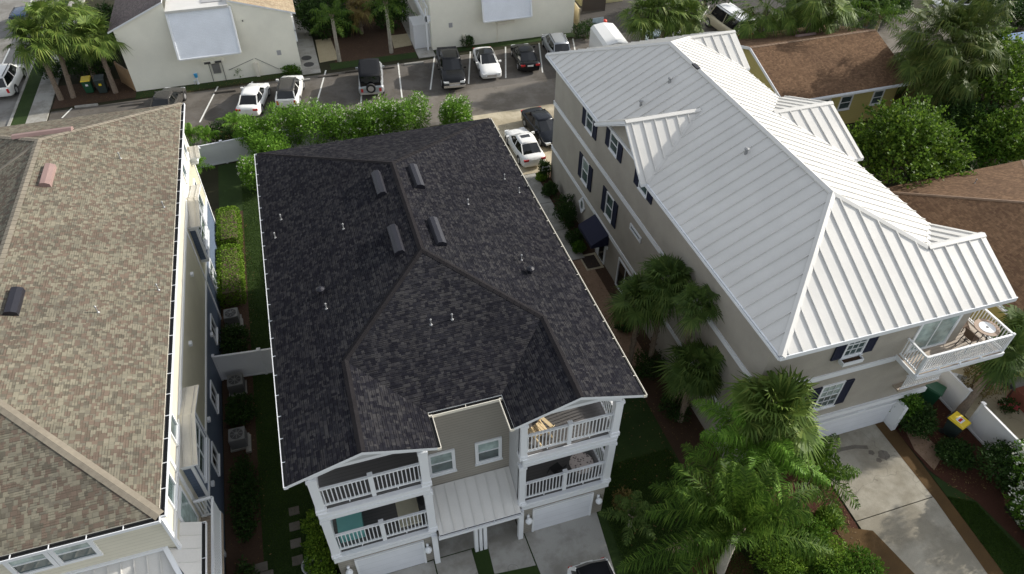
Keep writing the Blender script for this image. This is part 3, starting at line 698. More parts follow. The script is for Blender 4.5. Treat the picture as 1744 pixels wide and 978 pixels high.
# oval window
mb = MB(); n = 20
for i in range(n):
    a0, a1 = 2*math.pi*i/n, 2*math.pi*(i+1)/n
    q = lambda t, r1, r2: V((15.13, 33.0+math.cos(t)*r1, 1.72+math.sin(t)*r2))
    mb.hexa([q(a0,.2,.34)+V((.06,0,0)),q(a1,.2,.34)+V((.06,0,0)),q(a1,.36,.5)+V((.06,0,0)),q(a0,.36,.5)+V((.06,0,0)),q(a0,.2,.34),q(a1,.2,.34),q(a1,.36,.5),q(a0,.36,.5)])
for s, t in ((0,1),(1,0),(0,-1),(-1,0)): mb.box(15.12,15.19,33.0+s*.38-.09,33.0+s*.38+.09,1.72+t*.52-.07,1.72+t*.52+.07)
ov = mb.build('oval_window','white_trim',Br)
mb = MB(); mb.poly([(15.17, 33.0+math.cos(-t*.314)*.21, 1.72+math.sin(-t*.314)*.35) for t in range(20)]); mb.build('pane','window_glass',ov)
# side door with canvas awning, second glazed door
mb = MB(); mb.box(15.13,15.2,29.05,30.35,0.05,2.0); sdr = mb.build('side_door','white_trim',Br)
mb = MB(); mb.box(15.12,15.13,29.2,29.85,.15,1.85); mb.build('pane','car_glass',sdr)
mb = MB(); mb.lathe((15.06,30.0,1.0),[(.03,-.03),(.05,0),(.03,.03)],8); mb.build('handle','chrome',sdr)
a = [(15.19,28.85,2.55),(15.19,30.95,2.55),(14.1,30.95,1.95),(14.1,28.85,1.95)]
mb = MB(); mb.poly(a); mb.poly([(14.1,30.95,1.95),(14.1,30.95,1.72),(14.1,28.85,1.72),(14.1,28.85,1.95)])
for yy in (28.85,30.95): mb.poly([(15.19,yy,2.55),(14.1,yy,1.95),(14.1,yy,1.72),(15.19,yy,1.72)])
mb.poly([(x,y,z-.02) for x,y,z in reversed(a)])
mb.build('awning','navy_canvas',Br)
window(Br,(15.2,26.35,1.05),(0,1,0),(-1,0,0),1.7,1.9,grid=(2,1),fw=.11,mat='car_glass',top='car_glass',sill=False,name='window')
mb = MB(); mb.lathe((15.1,28.75,1.6),[(.03,.12),(.06,.08),(.06,-.08),(.03,-.12)],8); mb.build('wall_lamp','white_trim',Br)
# front windows
window(Br,(19.47,14.35,7.12),(1,0,0),(0,-1,0),.86,1.3,top='window_glass',grid=(3,4),fw=.09)
window(Br,(19.35,14.35,3.72),(1,0,0),(0,-1,0),.98,1.5,top='blind_glass',grid=(3,4),fw=.1)
for cx, cz, hh in ((18.68,7.12,1.45),(20.22,7.12,1.45),(18.5,3.72,1.65),(20.15,3.72,1.65)): shutter((cx,14.35,cz),(1,0,0),(0,-1,0),.48,hh)
mb = MB(); x0,x1,y0,y1,z0,z1 = 18.85,19.85,13.98,14.3,6.22,6.42
mb.box(x0,x1,y0,y1,z0,z0+.03); mb.box(x0,x1,y0,y0+.04,z0+.03,z1); mb.box(x0,x1,y1-.04,y1,z0+.03,z1); mb.box(x0,x0+.04,y0+.04,y1-.04,z0+.03,z1); mb.box(x1-.04,x1,y0+.04,y1-.04,z0+.03,z1)
pb = mb.build('window_box','white_trim',Br); mb = MB(); mb.box(x0+.04,x1-.04,y0+.04,y1-.04,z0+.03,z0+.12); mb.build('potting_soil','brown_mulch',pb)
# house number
cu = bpy.data.curves.new('number','FONT'); cu.body = '232'; cu.size = .30; cu.extrude = .012; cu.align_x = 'CENTER'; cu.align_y = 'CENTER'
to = bpy.data.objects.new('tmp', cu); COL.objects.link(to); bpy.context.view_layer.update()
me = bpy.data.meshes.new_from_object(to); bpy.data.objects.remove(to)
for v in me.vertices: v.co = V((v.co.x, -v.co.z, v.co.y)) + V((21.87,14.30,1.79)) - V(W_[Br.name])
me.materials.clear(); me.materials.append(MATS['white_trim'])
no = bpy.data.objects.new('house_number', me); COL.objects.link(no); no.parent = Br; W_[no.name] = W_[Br.name]
# garage
mb = MB(); mb.box(19.62,23.82,14.29,14.35,.03,1.58); gd = mb.build('garage_door','garage_panel',Br)
mb = MB(); mb.box(19.5,19.62,14.2,14.35,.03,1.7); mb.box(19.62,23.84,14.22,14.35,1.58,1.7); mb.build('door_frame','white_trim',gd)
mb = MB(); mb.box(23.84,24.06,13.72,14.35,.03,1.75); mb.build('pilaster','white_trim',Br)
# top balcony
mb = MB(); mb.box(22.2,26.75,13.12,14.35,5.32,5.46); mb.box(25.3,26.75,14.35,16.6,5.32,5.46); bf = mb.build('balcony_floor','tan_deck',Br)
mb = MB(); mb.box(22.17,26.78,13.06,13.12,5.28,5.5); mb.box(26.75,26.81,13.12,16.6,5.28,5.5); mb.box(22.14,22.2,13.12,14.35,5.28,5.5); mb.build('balcony_edge','white_trim',bf)
railing(Br,(22.25,13.17),(26.7,13.17),5.62,6.58,posts=(),n=34,feet=False); railing(Br,(22.24,14.3),(22.24,13.2),5.62,6.58,n=9,feet=False); railing(Br,(26.7,13.2),(26.7,16.5),5.62,6.58,n=24,feet=False)
mb = MB()
for xx in (22.24,26.72): mb.box(xx-.05,xx+.05,13.12,13.22,5.46,6.64)
for xx in (23.3,24.4,25.5): mb.box(xx-.04,xx+.04,13.07,13.15,5.3,5.6)
mb.build('post','white_trim',Br)
window(Br,(23.65,14.35,6.55),(1,0,0),(0,-1,0),1.9,1.95,mat='blind_glass',top='blind_glass',grid=(2,1),fw=.12,sill=False)
# small lower railing beside the bushes
mb = MB(); mb.box(23.05,25.3,13.95,14.35,3.04,3.12); mb.build('balcony_floor','tan_deck',Br); railing(Br,(23.1,14.0),(25.25,14.0),3.22,4.1,n=18,feet=False)
for x, y, k, hd in ((1140,141,'left',0),(1091,180,'left',0),(1270,262,'left',0)):
    p, n = on(Rp[k], x, y); pipe_vent(Rr, p, h=.25, r=.07)
p, n = on(Rp['left'], 1186,115); mb = MB(); mb.obox(p+n*.05, X_*.1, Y_*.3, Z_*.06); mb.build('vent_hood','vent_black',Rr)

# ================================================================ LEFT HOUSE (tan shingle)
Bl = thing('townhouse', (-12.5,26,0), 'long three storey house with tan mottled shingle roof, cream and blue siding, on the left', 'house')
x0, x1, y0, y1 = -18.0, -6.82, 13.44, 39.6; Fl, Bk = (-12.4,19.02,10.74), (-12.4,34.0,10.74)
Lp = dict(right=[(x1,y0,e8),(x1,y1,e8),Bk,Fl], front=[(x0,y0,e8),(x1,y0,e8),Fl], back=[(x1,y1,e8),(x0,y1,e8),Bk], left=[(x0,y1,e8),(x0,y0,e8),Fl,Bk])
Lr = roof(list(Lp.values()),'roof','tan_shingle','cream_trim',Bl)
mb = MB()
caps([(Fl,Bk),(Fl,(x1+.02,y0-.0,e8)),(Bk,(x1,y1,e8)),(Fl,(x0,y0,e8)),(Bk,(x0,y1,e8)),
      (tuple(on(Lp['left'],60,246)[0]),tuple(on(Lp['left'],-20,305)[0]))],'ridge_cap','tan_cap',Lr,w=.17)
gutter([((x1,y0,e8),(x1,y1,e8)),((x0,y0,e8),(x1,y0,e8))],Bl,'white_trim',out=.16)
XL = -7.13
w = MB(); w.box(-17.6,XL,14.0,38.9,2.95,8.66); w.build('wall','cream_siding',Bl)
w = MB(); w.box(-17.6,XL,14.02,38.9,0,2.95); w.build('lower_wall','blue_siding',Bl)
w = MB(); w.box(XL,XL+.012,17.9,38.9,3.0,6.3); w.build('middle_wall','beige_siding',Bl)
mb = MB(); mb.box(XL,XL+.06,13.96,38.9,6.3,6.5); mb.box(XL,XL+.06,13.96,38.9,2.84,3.0); mb.box(XL-.02,XL+.07,13.93,14.1,3.0,8.6); mb.box(XL,XL+.05,16.6,16.78,0,8.6)
mb.box(XL,XL+.05,38.75,38.93,0,8.6); mb.box(XL,XL+.05,31.0,31.15,0,6.3); mb.box(XL-2.0,XL+.02,13.94,14.0,5.6,5.85); mb.build('band_trim','white_trim',Bl)
mb = MB(); mb.box(XL,XL+.3,13.9,39.0,8.5,8.6); mb.box(-17.6,XL,13.6,14.0,8.5,8.6); mb.build('soffit','white_trim',Bl)
def bay(y0, y1, ym, yt, zt, zb):
    xo = -6.78
    mb = MB(); mb.box(XL,xo,y0,y1,zb,zt-.25); b = mb.build('bay','blue_siding',Bl)
    mb = MB()
    for z0, z1 in ((zb-.1,zb+.06),(zt-.42,zt-.24)): mb.box(XL,xo+.05,y0-.05,y1+.05,z0,z1)
    for yy in (y0,y1): mb.box(xo-.06,xo+.045,yy-.045,yy+.045,zb+.06,zt-.42)
    mb.build('bay_trim','white_trim',b)
    window(b,(xo,(y0+y1)/2,(zb+zt)/2+.05),(0,1,0),(1,0,0),(y1-y0)*.72,(zt-zb)*.55,grid=(2,2),fw=.08)
    pl = [[(XL,y0-.15,zt-.12),(xo+.27,y0-.15,zt-.12),(xo+.27,ym,zt+.32),(XL,ym,zt+.32)],[(XL,ym,zt+.32),(xo+.27,ym,zt+.32),(xo+.27,yt,zt-.12),(XL,yt,zt-.12)]]
    r = roof(pl,'bay_roof','weathered_metal','white_trim',b,th=.08); seams(pl,r,sp=.3,w=.03,h=.035,trim=.02)
bay(17.2,19.9,19.1,20.9,6.2,3.75)
bay(31.75,34.3,33.6,35.4,6.2,3.75)
bay(38.0,38.85,38.4,38.88,6.4,5.9)
# windows on the side walls
for y, z, ww, hh in ((28.75,1.55,1.1,.95),(24.1,1.6,1.0,1.0),(20.6,1.5,1.0,.9)): window(Bl,(XL,y,z),(0,1,0),(1,0,0),ww,hh,grid=(2,1),fw=.07,mat='car_glass',top='car_glass')
for y, z, ww, hh in ((18.2,7.0,.8,.7),(15.55,7.0,.9,.8),(35.4,7.0,.7,.7),(37.6,7.0,.6,.6)): window(Bl,(XL,y,z),(0,1,0),(1,0,0),ww,hh,grid=(1,1),fw=.07)
window(Bl,(XL+.012,33.0,1.6),(0,1,0),(1,0,0),1.2,1.3,grid=(2,2)); window(Bl,(XL+.012,36.4,4.4),(0,1,0),(1,0,0),1.4,1.8,grid=(2,1))
for y, z in ((28.7,5.35),(24.0,5.35),(21.9,2.55),(18.9,2.0),(27.8,2.0)):
    mb = MB(); mb.box(XL+.01,XL+.14,y-.11,y+.11,z,z+.14); mb.build('wall_vent','white_trim',Bl)
# side balcony and door near the front corner
mb = MB(); mb.box(XL+.005,XL+.05,15.0,16.3,3.9,6.1); dd = mb.build('balcony_door','white_trim',Bl); mb = MB(); mb.box(XL+.05,XL+.06,15.15,16.15,4.1,5.95); mb.build('pane','blind_glass',dd)
mb = MB(); mb.box(XL,-6.35,12.6,16.5,3.3,3.45); fl = mb.build('balcony_floor','tan_deck',Bl)
railing(Bl,(-6.4,12.6),(-6.4,16.5),3.55,4.6,n=34,feet=False); railing(Bl,(XL+.06,16.5),(-6.4,16.5),3.55,4.6,n=6,feet=False)
# front window pair
window(Bl,(-11.06,14.0,7.3),(1,0,0),(0,-1,0),.98,.98,top='blind_glass',grid=(1,2),fw=.13,sill=False); window(Bl,(-9.80,14.0,7.3),(1,0,0),(0,-1,0),.98,.98,top='blind_glass',grid=(1,2),fw=.13,sill=False)
# front porch metal roof
pl = [[(-13.5,14.0,6.05),(-7.5,14.0,6.05),(-6.95,12.2,5.2),(-13.5,12.2,5.2)],[(-7.5,14.0,6.05),(-7.13,15.0,6.3),(-6.55,15.0,5.9),(-6.55,12.5,5.15),(-6.95,12.2,5.2)]]
po = roof(pl[:1],'porch_roof','white_metal','white_trim',Bl,th=.1); seams(pl[:1],po,sp=.4,w=.03,h=.035)
pl2 = [[(-7.5,14.0,6.05),(-7.5,14.95,6.05),(-6.5,14.95,5.58),(-6.5,12.2,5.58)]]
po2 = roof(pl2,'porch_roof','white_metal','white_trim',Bl,th=.08); seams(pl2,po2,sp=.5,w=.03,h=.035)
mb = MB(); mb.bar((-13.5,14.0,6.12),(-7.5,14.0,6.12),.16,.1); mb.bar((-7.5,14.0,6.12),(-6.75,12.2,5.4),.16,.08); mb.build('ridge_cap','white_trim',po)
gutter([((-13.5,12.2,5.2),(-6.9,12.2,5.2))],po,'white_trim'); gutter([((-6.5,12.2,5.58),(-6.5,14.95,5.58))],po2,'white_trim')
w = MB(); w.box(-13.4,-7.2,12.4,13.99,0,5.0); w.build('porch_wall','blue_siding',Bl)
# roof vents and pipes
for x, y, k, mt, al, L in ((81,301,'right','vent_pink',(0,1,0),1.6),(24,516,'right','vent_black',(0,1,0),1.35),(74,229,'back','vent_pink',(1,0,0),2.6)):
    p, n = on(Lp[k], x, y); ridge_vent(Lr, p, n, al, L, wd=.5, hh=.2, mat=mt)
for x, y in ((205,270),(279,353),(270,494),(167,532)):
    p, n = on(Lp['right'], x, y); pipe_vent(Lr, p, h=.28)

# ================================================================ BACKGROUND BUILDINGS
def awning_frame(parent, xa, xb, y, zt, zb, out):
    mb = MB(); mb.poly([(xa,y-.1,zt),(xb,y-.1,zt),(xb,y-out,zb),(xa,y-out,zb)]); mb.poly([(xa,y-.1,zt-.06),(xa,y-out,zb-.06),(xb,y-out,zb-.06),(xb,y-.1,zt-.06)])
    mb.poly([(xa,y-out,zb),(xb,y-out,zb),(xb,y-out,zb-.06),(xa,y-out,zb-.06)])
    o = mb.build('storm_awning','shade_panel',parent)
    mb = MB()
    for x in (xa,xb): mb.bar((x,y-.1,zt+.03),(x,y-out,zb+.03),.14,.14)
    mb.bar((xa,y-out,zb),(xb,y-out,zb),.08,.1); mb.bar((xa,y-.1,zt+.02),(xb,y-.1,zt+.02),.1,.12); mb.build('awning_frame','white_trim',o)
Y1 = 60.2
b1 = thing('apartment_building', (-6.7,66,0), 'cream block apartment building with grey shingle slope and large slanted white storm awning', 'building')
mb = MB()
mb.poly([(-13.4,Y1,0),(0,Y1,0),(0,Y1,5.15),(-4.65,Y1,6.55),(-4.65,Y1,6.15),(-9.3,Y1,6.15),(-9.3,Y1,6.95),(-13.4,Y1,5.25)]); mb.box(-13.4,0,Y1+.01,78,0,5.1); mb.box(-9.3,-4.65,Y1+.015,78,5.12,6.1); mb.build('wall','cream_block',b1)
roof([[(-13.8,Y1-.15,5.12),(-9.3,Y1-.15,7.0),(-9.3,79,7.0),(-13.8,79,5.12)]],'roof','grey_shingle','white_trim',b1)
roof([[(-4.6,Y1-.1,6.6),(.4,Y1-.1,5.05),(.4,79,5.05),(-4.6,79,6.6)]],'roof','straw_shingle','white_trim',b1)
awning_frame(b1,-9.25,-4.5,Y1,6.05,2.72,1.2)
mb = MB(); mb.box(-9.28,-4.62,Y1-.3,79,6.12,6.28); mb.build('flat_roof','white_metal',b1)
mb = MB(); mb.box(-6.6,-5.0,Y1+.6,Y1+2.4,6.28,6.34); mb.build('roof_patch','grey_sheet',b1)
mb = MB(); mb.box(-7.75,-6.1,Y1-.28,Y1-.01,1.72,1.95); mb.build('meter_shelf','cream_block',b1)
for x in (-7.6,-6.75):
    mb = MB(); mb.box(x,x+.5,Y1-.34,Y1-.285,1.72,1.88); mb.build('meter_box','ac_dark',b1)
mb = MB(); mb.box(-7.1,-6.5,Y1-.14,Y1-.01,.75,1.55); mb.build('panel_box','ac_metal',b1)
for x in (-7.3,-6.3):
    mb = MB(); mb.cyl((x,Y1-.06,0),(x,Y1-.06,1.72),.025,n=6); mb.build('conduit','ac_dark',b1)
mb = MB(); mb.box(-3.8,-3.5,Y1-.25,Y1-.01,.05,1.25); mb.build('utility_cover','cream_trim',b1)
for q in (((-5.9,.85),(-3.75,1.55)),((-3.6,1.6),(-1.9,.4))):
    mb = MB(); mb.bar((q[0][0],Y1-.03,q[0][1]),(q[1][0],Y1-.03,q[1][1]),.03,.03); mb.build('cable','ac_metal',b1)
mb = MB(); mb.lathe((-3.8,Y1-.09,4.83),[(.02,-.07),(.07,0),(.02,.07)],8); mb.build('security_lamp','ac_dark',b1)
mb = MB(); mb.box(-.03,.14,60.35,68,3.4,3.5); mb.box(-.03,.14,60.35,60.5,2.5,4.6); mb.build('stair_trim','white_trim',b1)
p = U(351,92)
b2 = thing('apartment_building', (18.5,66,0), 'cream block apartment building with white stair rail and small storm awning, at the top middle', 'building')
mb = MB(); mb.box(11.7,25.3,60.85,80,0,9.5); mb.build('wall','cream_block',b2)
awning_frame(b2,16.3,20.8,60.85,5.6,2.42,.95)
mb = MB(); mb.box(17.7,19.4,60.6,60.84,1.75,1.95); mb.box(17.8,18.5,60.5,60.6,1.7,1.92); mb.build('meter_shelf','cream_trim',b2)
mb = MB(); mb.cyl((17.8,60.8,0),(17.8,60.8,1.75),.03,n=6); mb.box(14.5,14.75,60.6,60.84,.1,1.1); mb.build('conduit','cream_trim',b2)
mb = MB(); mb.bar((11.2,61.0,2.9),(10.3,66.5,5.6),.12,.45,up=(0,0,1)); mb.bar((11.5,61.0,3.8),(10.6,66.5,6.5),.08,.08)
for i in range(12):
    t = i/11; mb.bar((11.5-.9*t,61.0+5.5*t,2.95+2.7*t),(11.5-.9*t,61.0+5.5*t,3.8+2.7*t),.05,.05,up=(0,1,0))
mb.bar((11.3,60.95,0),(11.3,60.95,3.8),.14,.14,up=(0,1,0)); mb.bar((11.2,60.95,2.9),(11.7,60.95,2.9),.14,.5); mb.build('stair_rail','white_trim',b2)
mb = MB(); mb.box(10.0,11.7,66.6,76,5.5,5.7); mb.box(10.2,11.7,61.5,63.5,0,2.2); mb.build('landing','vinyl_fence',b2)
# notices on the walls
for b, p in ((b1,(-1.75,Y1-.015,1.6)),(b2,(13.3,60.835,1.9))):
    mb = MB(); mb.box(p[0],p[0]+.34,p[1],p[1]+.012,p[2],p[2]+.42); mb.build('wall_notice','grey_sheet',b)
# brown roofed yellow cottages
b3 = thing('cottage', (39,42,0), 'yellow cottage with brown shingle gable roof and pink ridge vent behind the metal roof', 'house')
g = [[(32.9,38.45,3.2),(44.3,38.45,3.2),(44.3,43.9,5.0),(32.9,43.9,5.0)],[(32.9,43.9,5.0),(44.3,43.9,5.0),(47.5,46.9,3.9),(44.5,50.2,3.0),(32.9,49.4,3.2)]]
g[1] = [(32.9,43.9,5.0),(44.3,43.9,5.0),(44.3,49.4,3.2),(32.9,49.4,3.2)]
rb = roof(g,'roof','brown_shingle','white_trim',b3); caps([((32.9,43.9,5.0),(44.3,43.9,5.0))],'ridge_cap','brown_cap',rb)
p, n = on(g[1],1372,61); ridge_vent(rb,p+Z_*.02,n,(1,0,0),1.7,wd=.4,hh=.16,mat='vent_pink')
mb = MB(); mb.box(33.3,43.6,39.0,48.9,0,3.1)
for x in (33.3,43.6): mb.poly([(x,39.0,3.1),(x,48.9,3.1),(x,43.95,4.85)]); mb.poly([(x+.01,48.9,3.1),(x+.01,39.0,3.1),(x+.01,43.95,4.85)])
mb.build('wall','yellow_wall',b3)
mb = MB(); mb.bar((32.9,38.45,3.12),(32.9,43.9,4.92),.06,.2); mb.bar((32.9,49.4,3.12),(32.9,43.9,4.92),.06,.2); mb.build('fascia','white_trim',b3)
gutter([((32.9,38.45,3.2),(44.3,38.45,3.2))],b3,'white_trim',dark=False)
for x, ww in ((37.0,.9),(39.0,.9),(41.9,.8)): window(b3,(x,39.0,2.0),(1,0,0),(0,-1,0),ww,1.0,grid=(1,2),fw=.1)
b4 = thing('cottage', (38,20,0), 'yellow cottage with a brown shingle hip roof and white fascia, at the right edge', 'house')
xa, ya, yb, xb = 31.85, 10.0, 27.45, 43.7
rg = [(xa,ya,3.2),(xb,ya,3.2),(xb,yb,3.2),(xa,yb,3.2)]; h1, h2 = (37.75,16,5.2), (37.75,21.5,5.2)
q4 = [[rg[0],rg[3],h2,h1],[rg[3],rg[2],h2],[rg[2],rg[1],h1,h2],[rg[1],rg[0],h1]]
rb = roof(q4,'roof','brown_shingle','white_trim',b4); caps([(h1,h2),(h2,rg[3]),(h2,rg[2]),(h1,rg[0])],'ridge_cap','brown_cap',rb)
mb = MB(); mb.box(xa+.5,xb-.5,ya+.5,yb-.5,0,3.1); mb.build('wall','yellow_wall',b4)
gutter([(rg[3],rg[0])],b4,'white_trim',dark=False)
p, n = on(q4[1],1660,312); pipe_vent(rb,p,h=.25)
# yard buildings at the top
b5 = thing('cottage', (30.5,72,0), 'pale yellow cottage with grey sheet roof beside the wooden fence, at the top edge', 'house')
p0 = U(1040,40,0)
mb = MB(); mb.box(28.3,33,66.5,74,0,2.9); mb.build('wall','pale_yellow_wall',b5)
roof([[(27.9,66.0,3.0),(33.4,66.0,3.0),(33.4,70.3,4.1),(27.9,70.3,4.1)],[(27.9,70.3,4.1),(33.4,70.3,4.1),(33.4,74.5,3.0),(27.9,74.5,3.0)]],'roof','grey_sheet','white_trim',b5)
window(b5,(28.9,66.5,1.8),(1,0,0),(0,-1,0),.6,.6,grid=(1,2)); window(b5,(28.3,69,1.8),(0,1,0),(-1,0,0),.7,.7,grid=(1,2))
b6 = thing('cottage', (28,80,0), 'small yellow cottage with a rust brown roof, far behind at the top edge', 'house')
mb = MB(); mb.box(25.6,29.5,76,84,0,3.0); mb.build('wall','yellow_wall',b6)
roof([[(25.2,75.6,3.1),(29.9,75.6,3.1),(29.9,80,4.3),(25.2,80,4.3)],[(25.2,80,4.3),(29.9,80,4.3),(29.9,84.4,3.1),(25.2,84.4,3.1)]],'roof','brown_shingle','brown_cap',b6)
b7 = thing('cottage', (62,48,0), 'house with blue grey roof behind the trees, at the top right edge', 'house')
c7 = U(1690,62,3.2)
xx, yy = c7.x, c7.y
mb = MB(); mb.box(xx+.5,xx+12,yy-11,yy-.5,0,3.1); mb.build('wall','pale_yellow_wall',b7)
roof([[(xx,yy-5.5,4.6),(xx+13,yy-5.5,4.6),(xx+13,yy,3.2),(xx,yy,3.2)],[(xx,yy-11.5,3.2),(xx+13,yy-11.5,3.2),(xx+13,yy-5.5,4.6),(xx,yy-5.5,4.6)]],'roof','blue_roof','white_trim',b7)
b8 = thing('shed', (48,32,0), 'small shed with dark grey roof half hidden in the bushes, at the right edge', 'shed')
c8 = U(1722,150,2.8)
mb = MB(); mb.box(c8.x,c8.x+5,c8.y-4,c8.y,0,2.4); mb.build('wall','cream_block',b8)
roof([[(c8.x-.2,c8.y+.2,2.5),(c8.x-.2,c8.y-4.2,2.5),(c8.x+5,c8.y-4.2,3.1),(c8.x+5,c8.y+.2,3.1)]],'roof','grey_sheet','white_trim',b8)
# ================================================================ VEHICLES
def lerp(a, b, t): return a+(b-a)*t
def make_car(name, label, cat, kind, col, roofcol=None, L=4.7, Wd=1.84, H=1.45, group=None, glassroof=False, plate_front=False):
    """built at the origin, front towards +x"""
    t = thing(name, (0,0,0), label, cat, group); hw = Wd/2
    P = dict(sedan=dict(belt=.93,hood=.86,tail=.98,sill=.24,wb=(.62,.98),rf=.16,rr=-.80,rb=-1.62,nose=.62,tw=.70),
             coupe=dict(belt=.95,hood=.86,tail=.96,sill=.2,wb=(.62,.98),rf=.10,rr=-.75,rb=-1.75,nose=.60,tw=.68),
             suv=dict(belt=1.08,hood=1.02,tail=1.12,sill=.30,wb=(.85,1.1),rf=.45,rr=-1.85,rb=-2.2,nose=.72,tw=.74),
             pickup=dict(belt=1.22,hood=1.18,tail=1.22,sill=.42,wb=(1.15,1.4),rf=.75,rr=-1.25,rb=-1.5,nose=.85,tw=.76),
             jeep=dict(belt=1.12,hood=1.08,tail=1.12,sill=.45,wb=(.55,.7),rf=.45,rr=-1.75,rb=-1.85,nose=.9,tw=.82),
             van=dict(belt=1.25,hood=1.15,tail=1.25,sill=.35,wb=(1.55,1.8),rf=1.15,rr=-2.4,rb=-2.5,nose=.8,tw=.85))[kind]
    fx, bx = L/2, -L/2
    xw = fx-(1.15 if kind == 'sedan' else 1.2 if kind == 'coupe' else 1.15 if kind == 'suv' else 1.45 if kind == 'pickup' else 1.15 if kind == 'jeep' else .75)
    xr = P['rb'] if kind not in ('suv','jeep','van') else bx+.12
    if kind in ('sedan','coupe'): xr = bx+.62
    rr = {'sedan':bx+1.35,'coupe':bx+1.35,'suv':bx+.45,'pickup':xw-2.55,'jeep':bx+.22,'van':bx+.18}[kind]
    rf = xw-{'sedan':.85,'coupe':.9,'suv':.8,'pickup':.75,'jeep':.32,'van':.7}[kind]
    if kind == 'pickup': xr = xw-2.75
    # lower body, lofted
    st = []
    sharp = kind in ('jeep','van')
    def top(x):
        if x > xw: return lerp(P['hood'], P['nose'], ((x-xw)/(fx-xw))**2.2*.8)
        if x < xr and kind in ('sedan','coupe'): return lerp(P['belt'], P['tail'], min(1,(xr-x)/.3))
        return lerp(P['belt'], P['belt']+.02, .5)
    xs = [bx, bx+.06, bx+.25, bx+.6, bx+1.0, -.6, 0, .5, xw-.25, xw, xw+.3, fx-.45, fx-.2, fx-.06, fx]
    xs = sorted(set(round(x,3) for x in xs))
    mb = MB(); rings = []
    for x in xs:
        e = min(x-bx, fx-x); k = 1.0 if sharp and e > .03 else (1-.16*max(0, 1-e/.5)**2)
        wv = hw*k; zt = top(x)-(.16 if e < .02 else .05 if e < .1 else 0)*(0.5 if sharp else 1); zb = P['sill']+(.12 if e < .02 else .04 if e < .1 else 0)
        zm = lerp(zb, zt, .55)
        ring = [(-wv*.55,zb-.02),(-wv*.93,zb),(-wv,zb+.12),(-wv*1.0,zm),(-wv*.97,zt-.09),(-wv*.88,zt-.015),(-wv*.45,zt+.02),(0,zt+.03),
                (wv*.45,zt+.02),(wv*.88,zt-.015),(wv*.97,zt-.09),(wv,zm),(wv,zb+.12),(wv*.93,zb),(wv*.55,zb-.02)]
        i = len(mb.v); mb.v += [V((x,y,z)) for y, z in ring]; rings.append(i)
    m = 15
    for a, b in zip(rings, rings[1:]):
        for j in range(m): mb.f.append((a+j, a+(j+1)%m, b+(j+1)%m, b+j)); mb.m.append(0)
    mb.f.append(tuple(rings[0]+m-1-j for j in range(m))); mb.m.append(0); mb.f.append(tuple(rings[-1]+j for j in range(m))); mb.m.append(0)
    mb.build('body', col, t, smooth=True)
    # greenhouse
    zb0 = P['belt']-.02; tw = P['tw']*hw; rx = [xw+.03, rf, lerp(rf,rr,.5), rr, xr]
    bw = hw*.90
    if kind == 'jeep': tw = hw*.86; bw = hw*.9
    base = [V((xw,-bw*.85,zb0)),V((xw+.1,0,zb0)),V((xw,bw*.85,zb0)),V((lerp(xw,xr,.3),bw,zb0)),V((lerp(xw,xr,.7),bw,zb0)),V((xr,bw*.86,zb0+.02)),V((xr-.06,0,zb0+.02)),V((xr,-bw*.86,zb0+.02)),V((lerp(xw,xr,.7),-bw,zb0)),V((lerp(xw,xr,.3),-bw,zb0))]
    zt = H-.05
    topr = [V((rf,-tw*.92,zt-.03)),V((rf+.07,0,zt)),V((rf,tw*.92,zt-.03)),V((lerp(rf,rr,.3),tw,zt)),V((lerp(rf,rr,.7),tw,zt)),V((rr,tw*.93,zt-.03)),V((rr-.05,0,zt)),V((rr,-tw*.93,zt-.03)),V((lerp(rf,rr,.7),-tw,zt)),V((lerp(rf,rr,.3),-tw,zt))]
    g = MB(); n = 10
    for i in range(n): g.poly([base[i], base[(i+1)%n], topr[(i+1)%n], topr[i]])
    g.build('windows', 'car_glass', t)
    r = MB(); c0 = sum(topr, V((0,0,0)))/n
    def sc(v, s, dz): return V((c0.x+(v.x-c0.x)*s, v.y*s, v.z+dz))
    l0 = [sc(v,1.02,-.015) for v in topr]; l1 = [sc(v,1.0,.03) for v in topr]; l2 = [sc(v,.7,.06) for v in topr]
    i0 = len(r.v); r.v += l0+l1+l2+[V((c0.x,0,zt+.065))]
    for a in (0, n):
        for i in range(n): r.f.append((i0+a+i, i0+a+(i+1)%n, i0+a+n+(i+1)%n, i0+a+n+i)); r.m.append(0)
    for i in range(n): r.f.append((i0+2*n+i, i0+2*n+(i+1)%n, i0+3*n)); r.m.append(0)
    ro = r.build('roof', roofcol or col, t, smooth=True)
    if glassroof:
        s = MB(); s.box(lerp(rf,rr,.2), lerp(rf,rr,.5), -tw*.55, tw*.55, zt+.045, zt+.068); s.build('sunroof','car_glass',ro)
    pl = MB()
    for i, wdt in ((0,.08),(2,.08),(5,.13),(7,.13)): pl.bar(base[i]+V((0,0,-.02)), topr[i], wdt, .06, up=(0,1,0))
    for s in (3, 8):
        a = (base[s]+base[s+1])/2; b = (topr[s]+topr[s+1])/2; pl.bar(a, b, .08, .04, up=(0,1,0))
    for s in (-1, 1): pl.bar(V((xw-.05,s*bw*.9,zb0)), V((xr+.05,s*bw*.9,zb0)), .05, .05)
    pl.build('pillars', roofcol if kind == 'jeep' else col, t)
    # wheels
    wr = .34 if kind in ('sedan','coupe') else .38 if kind == 'suv' else .42
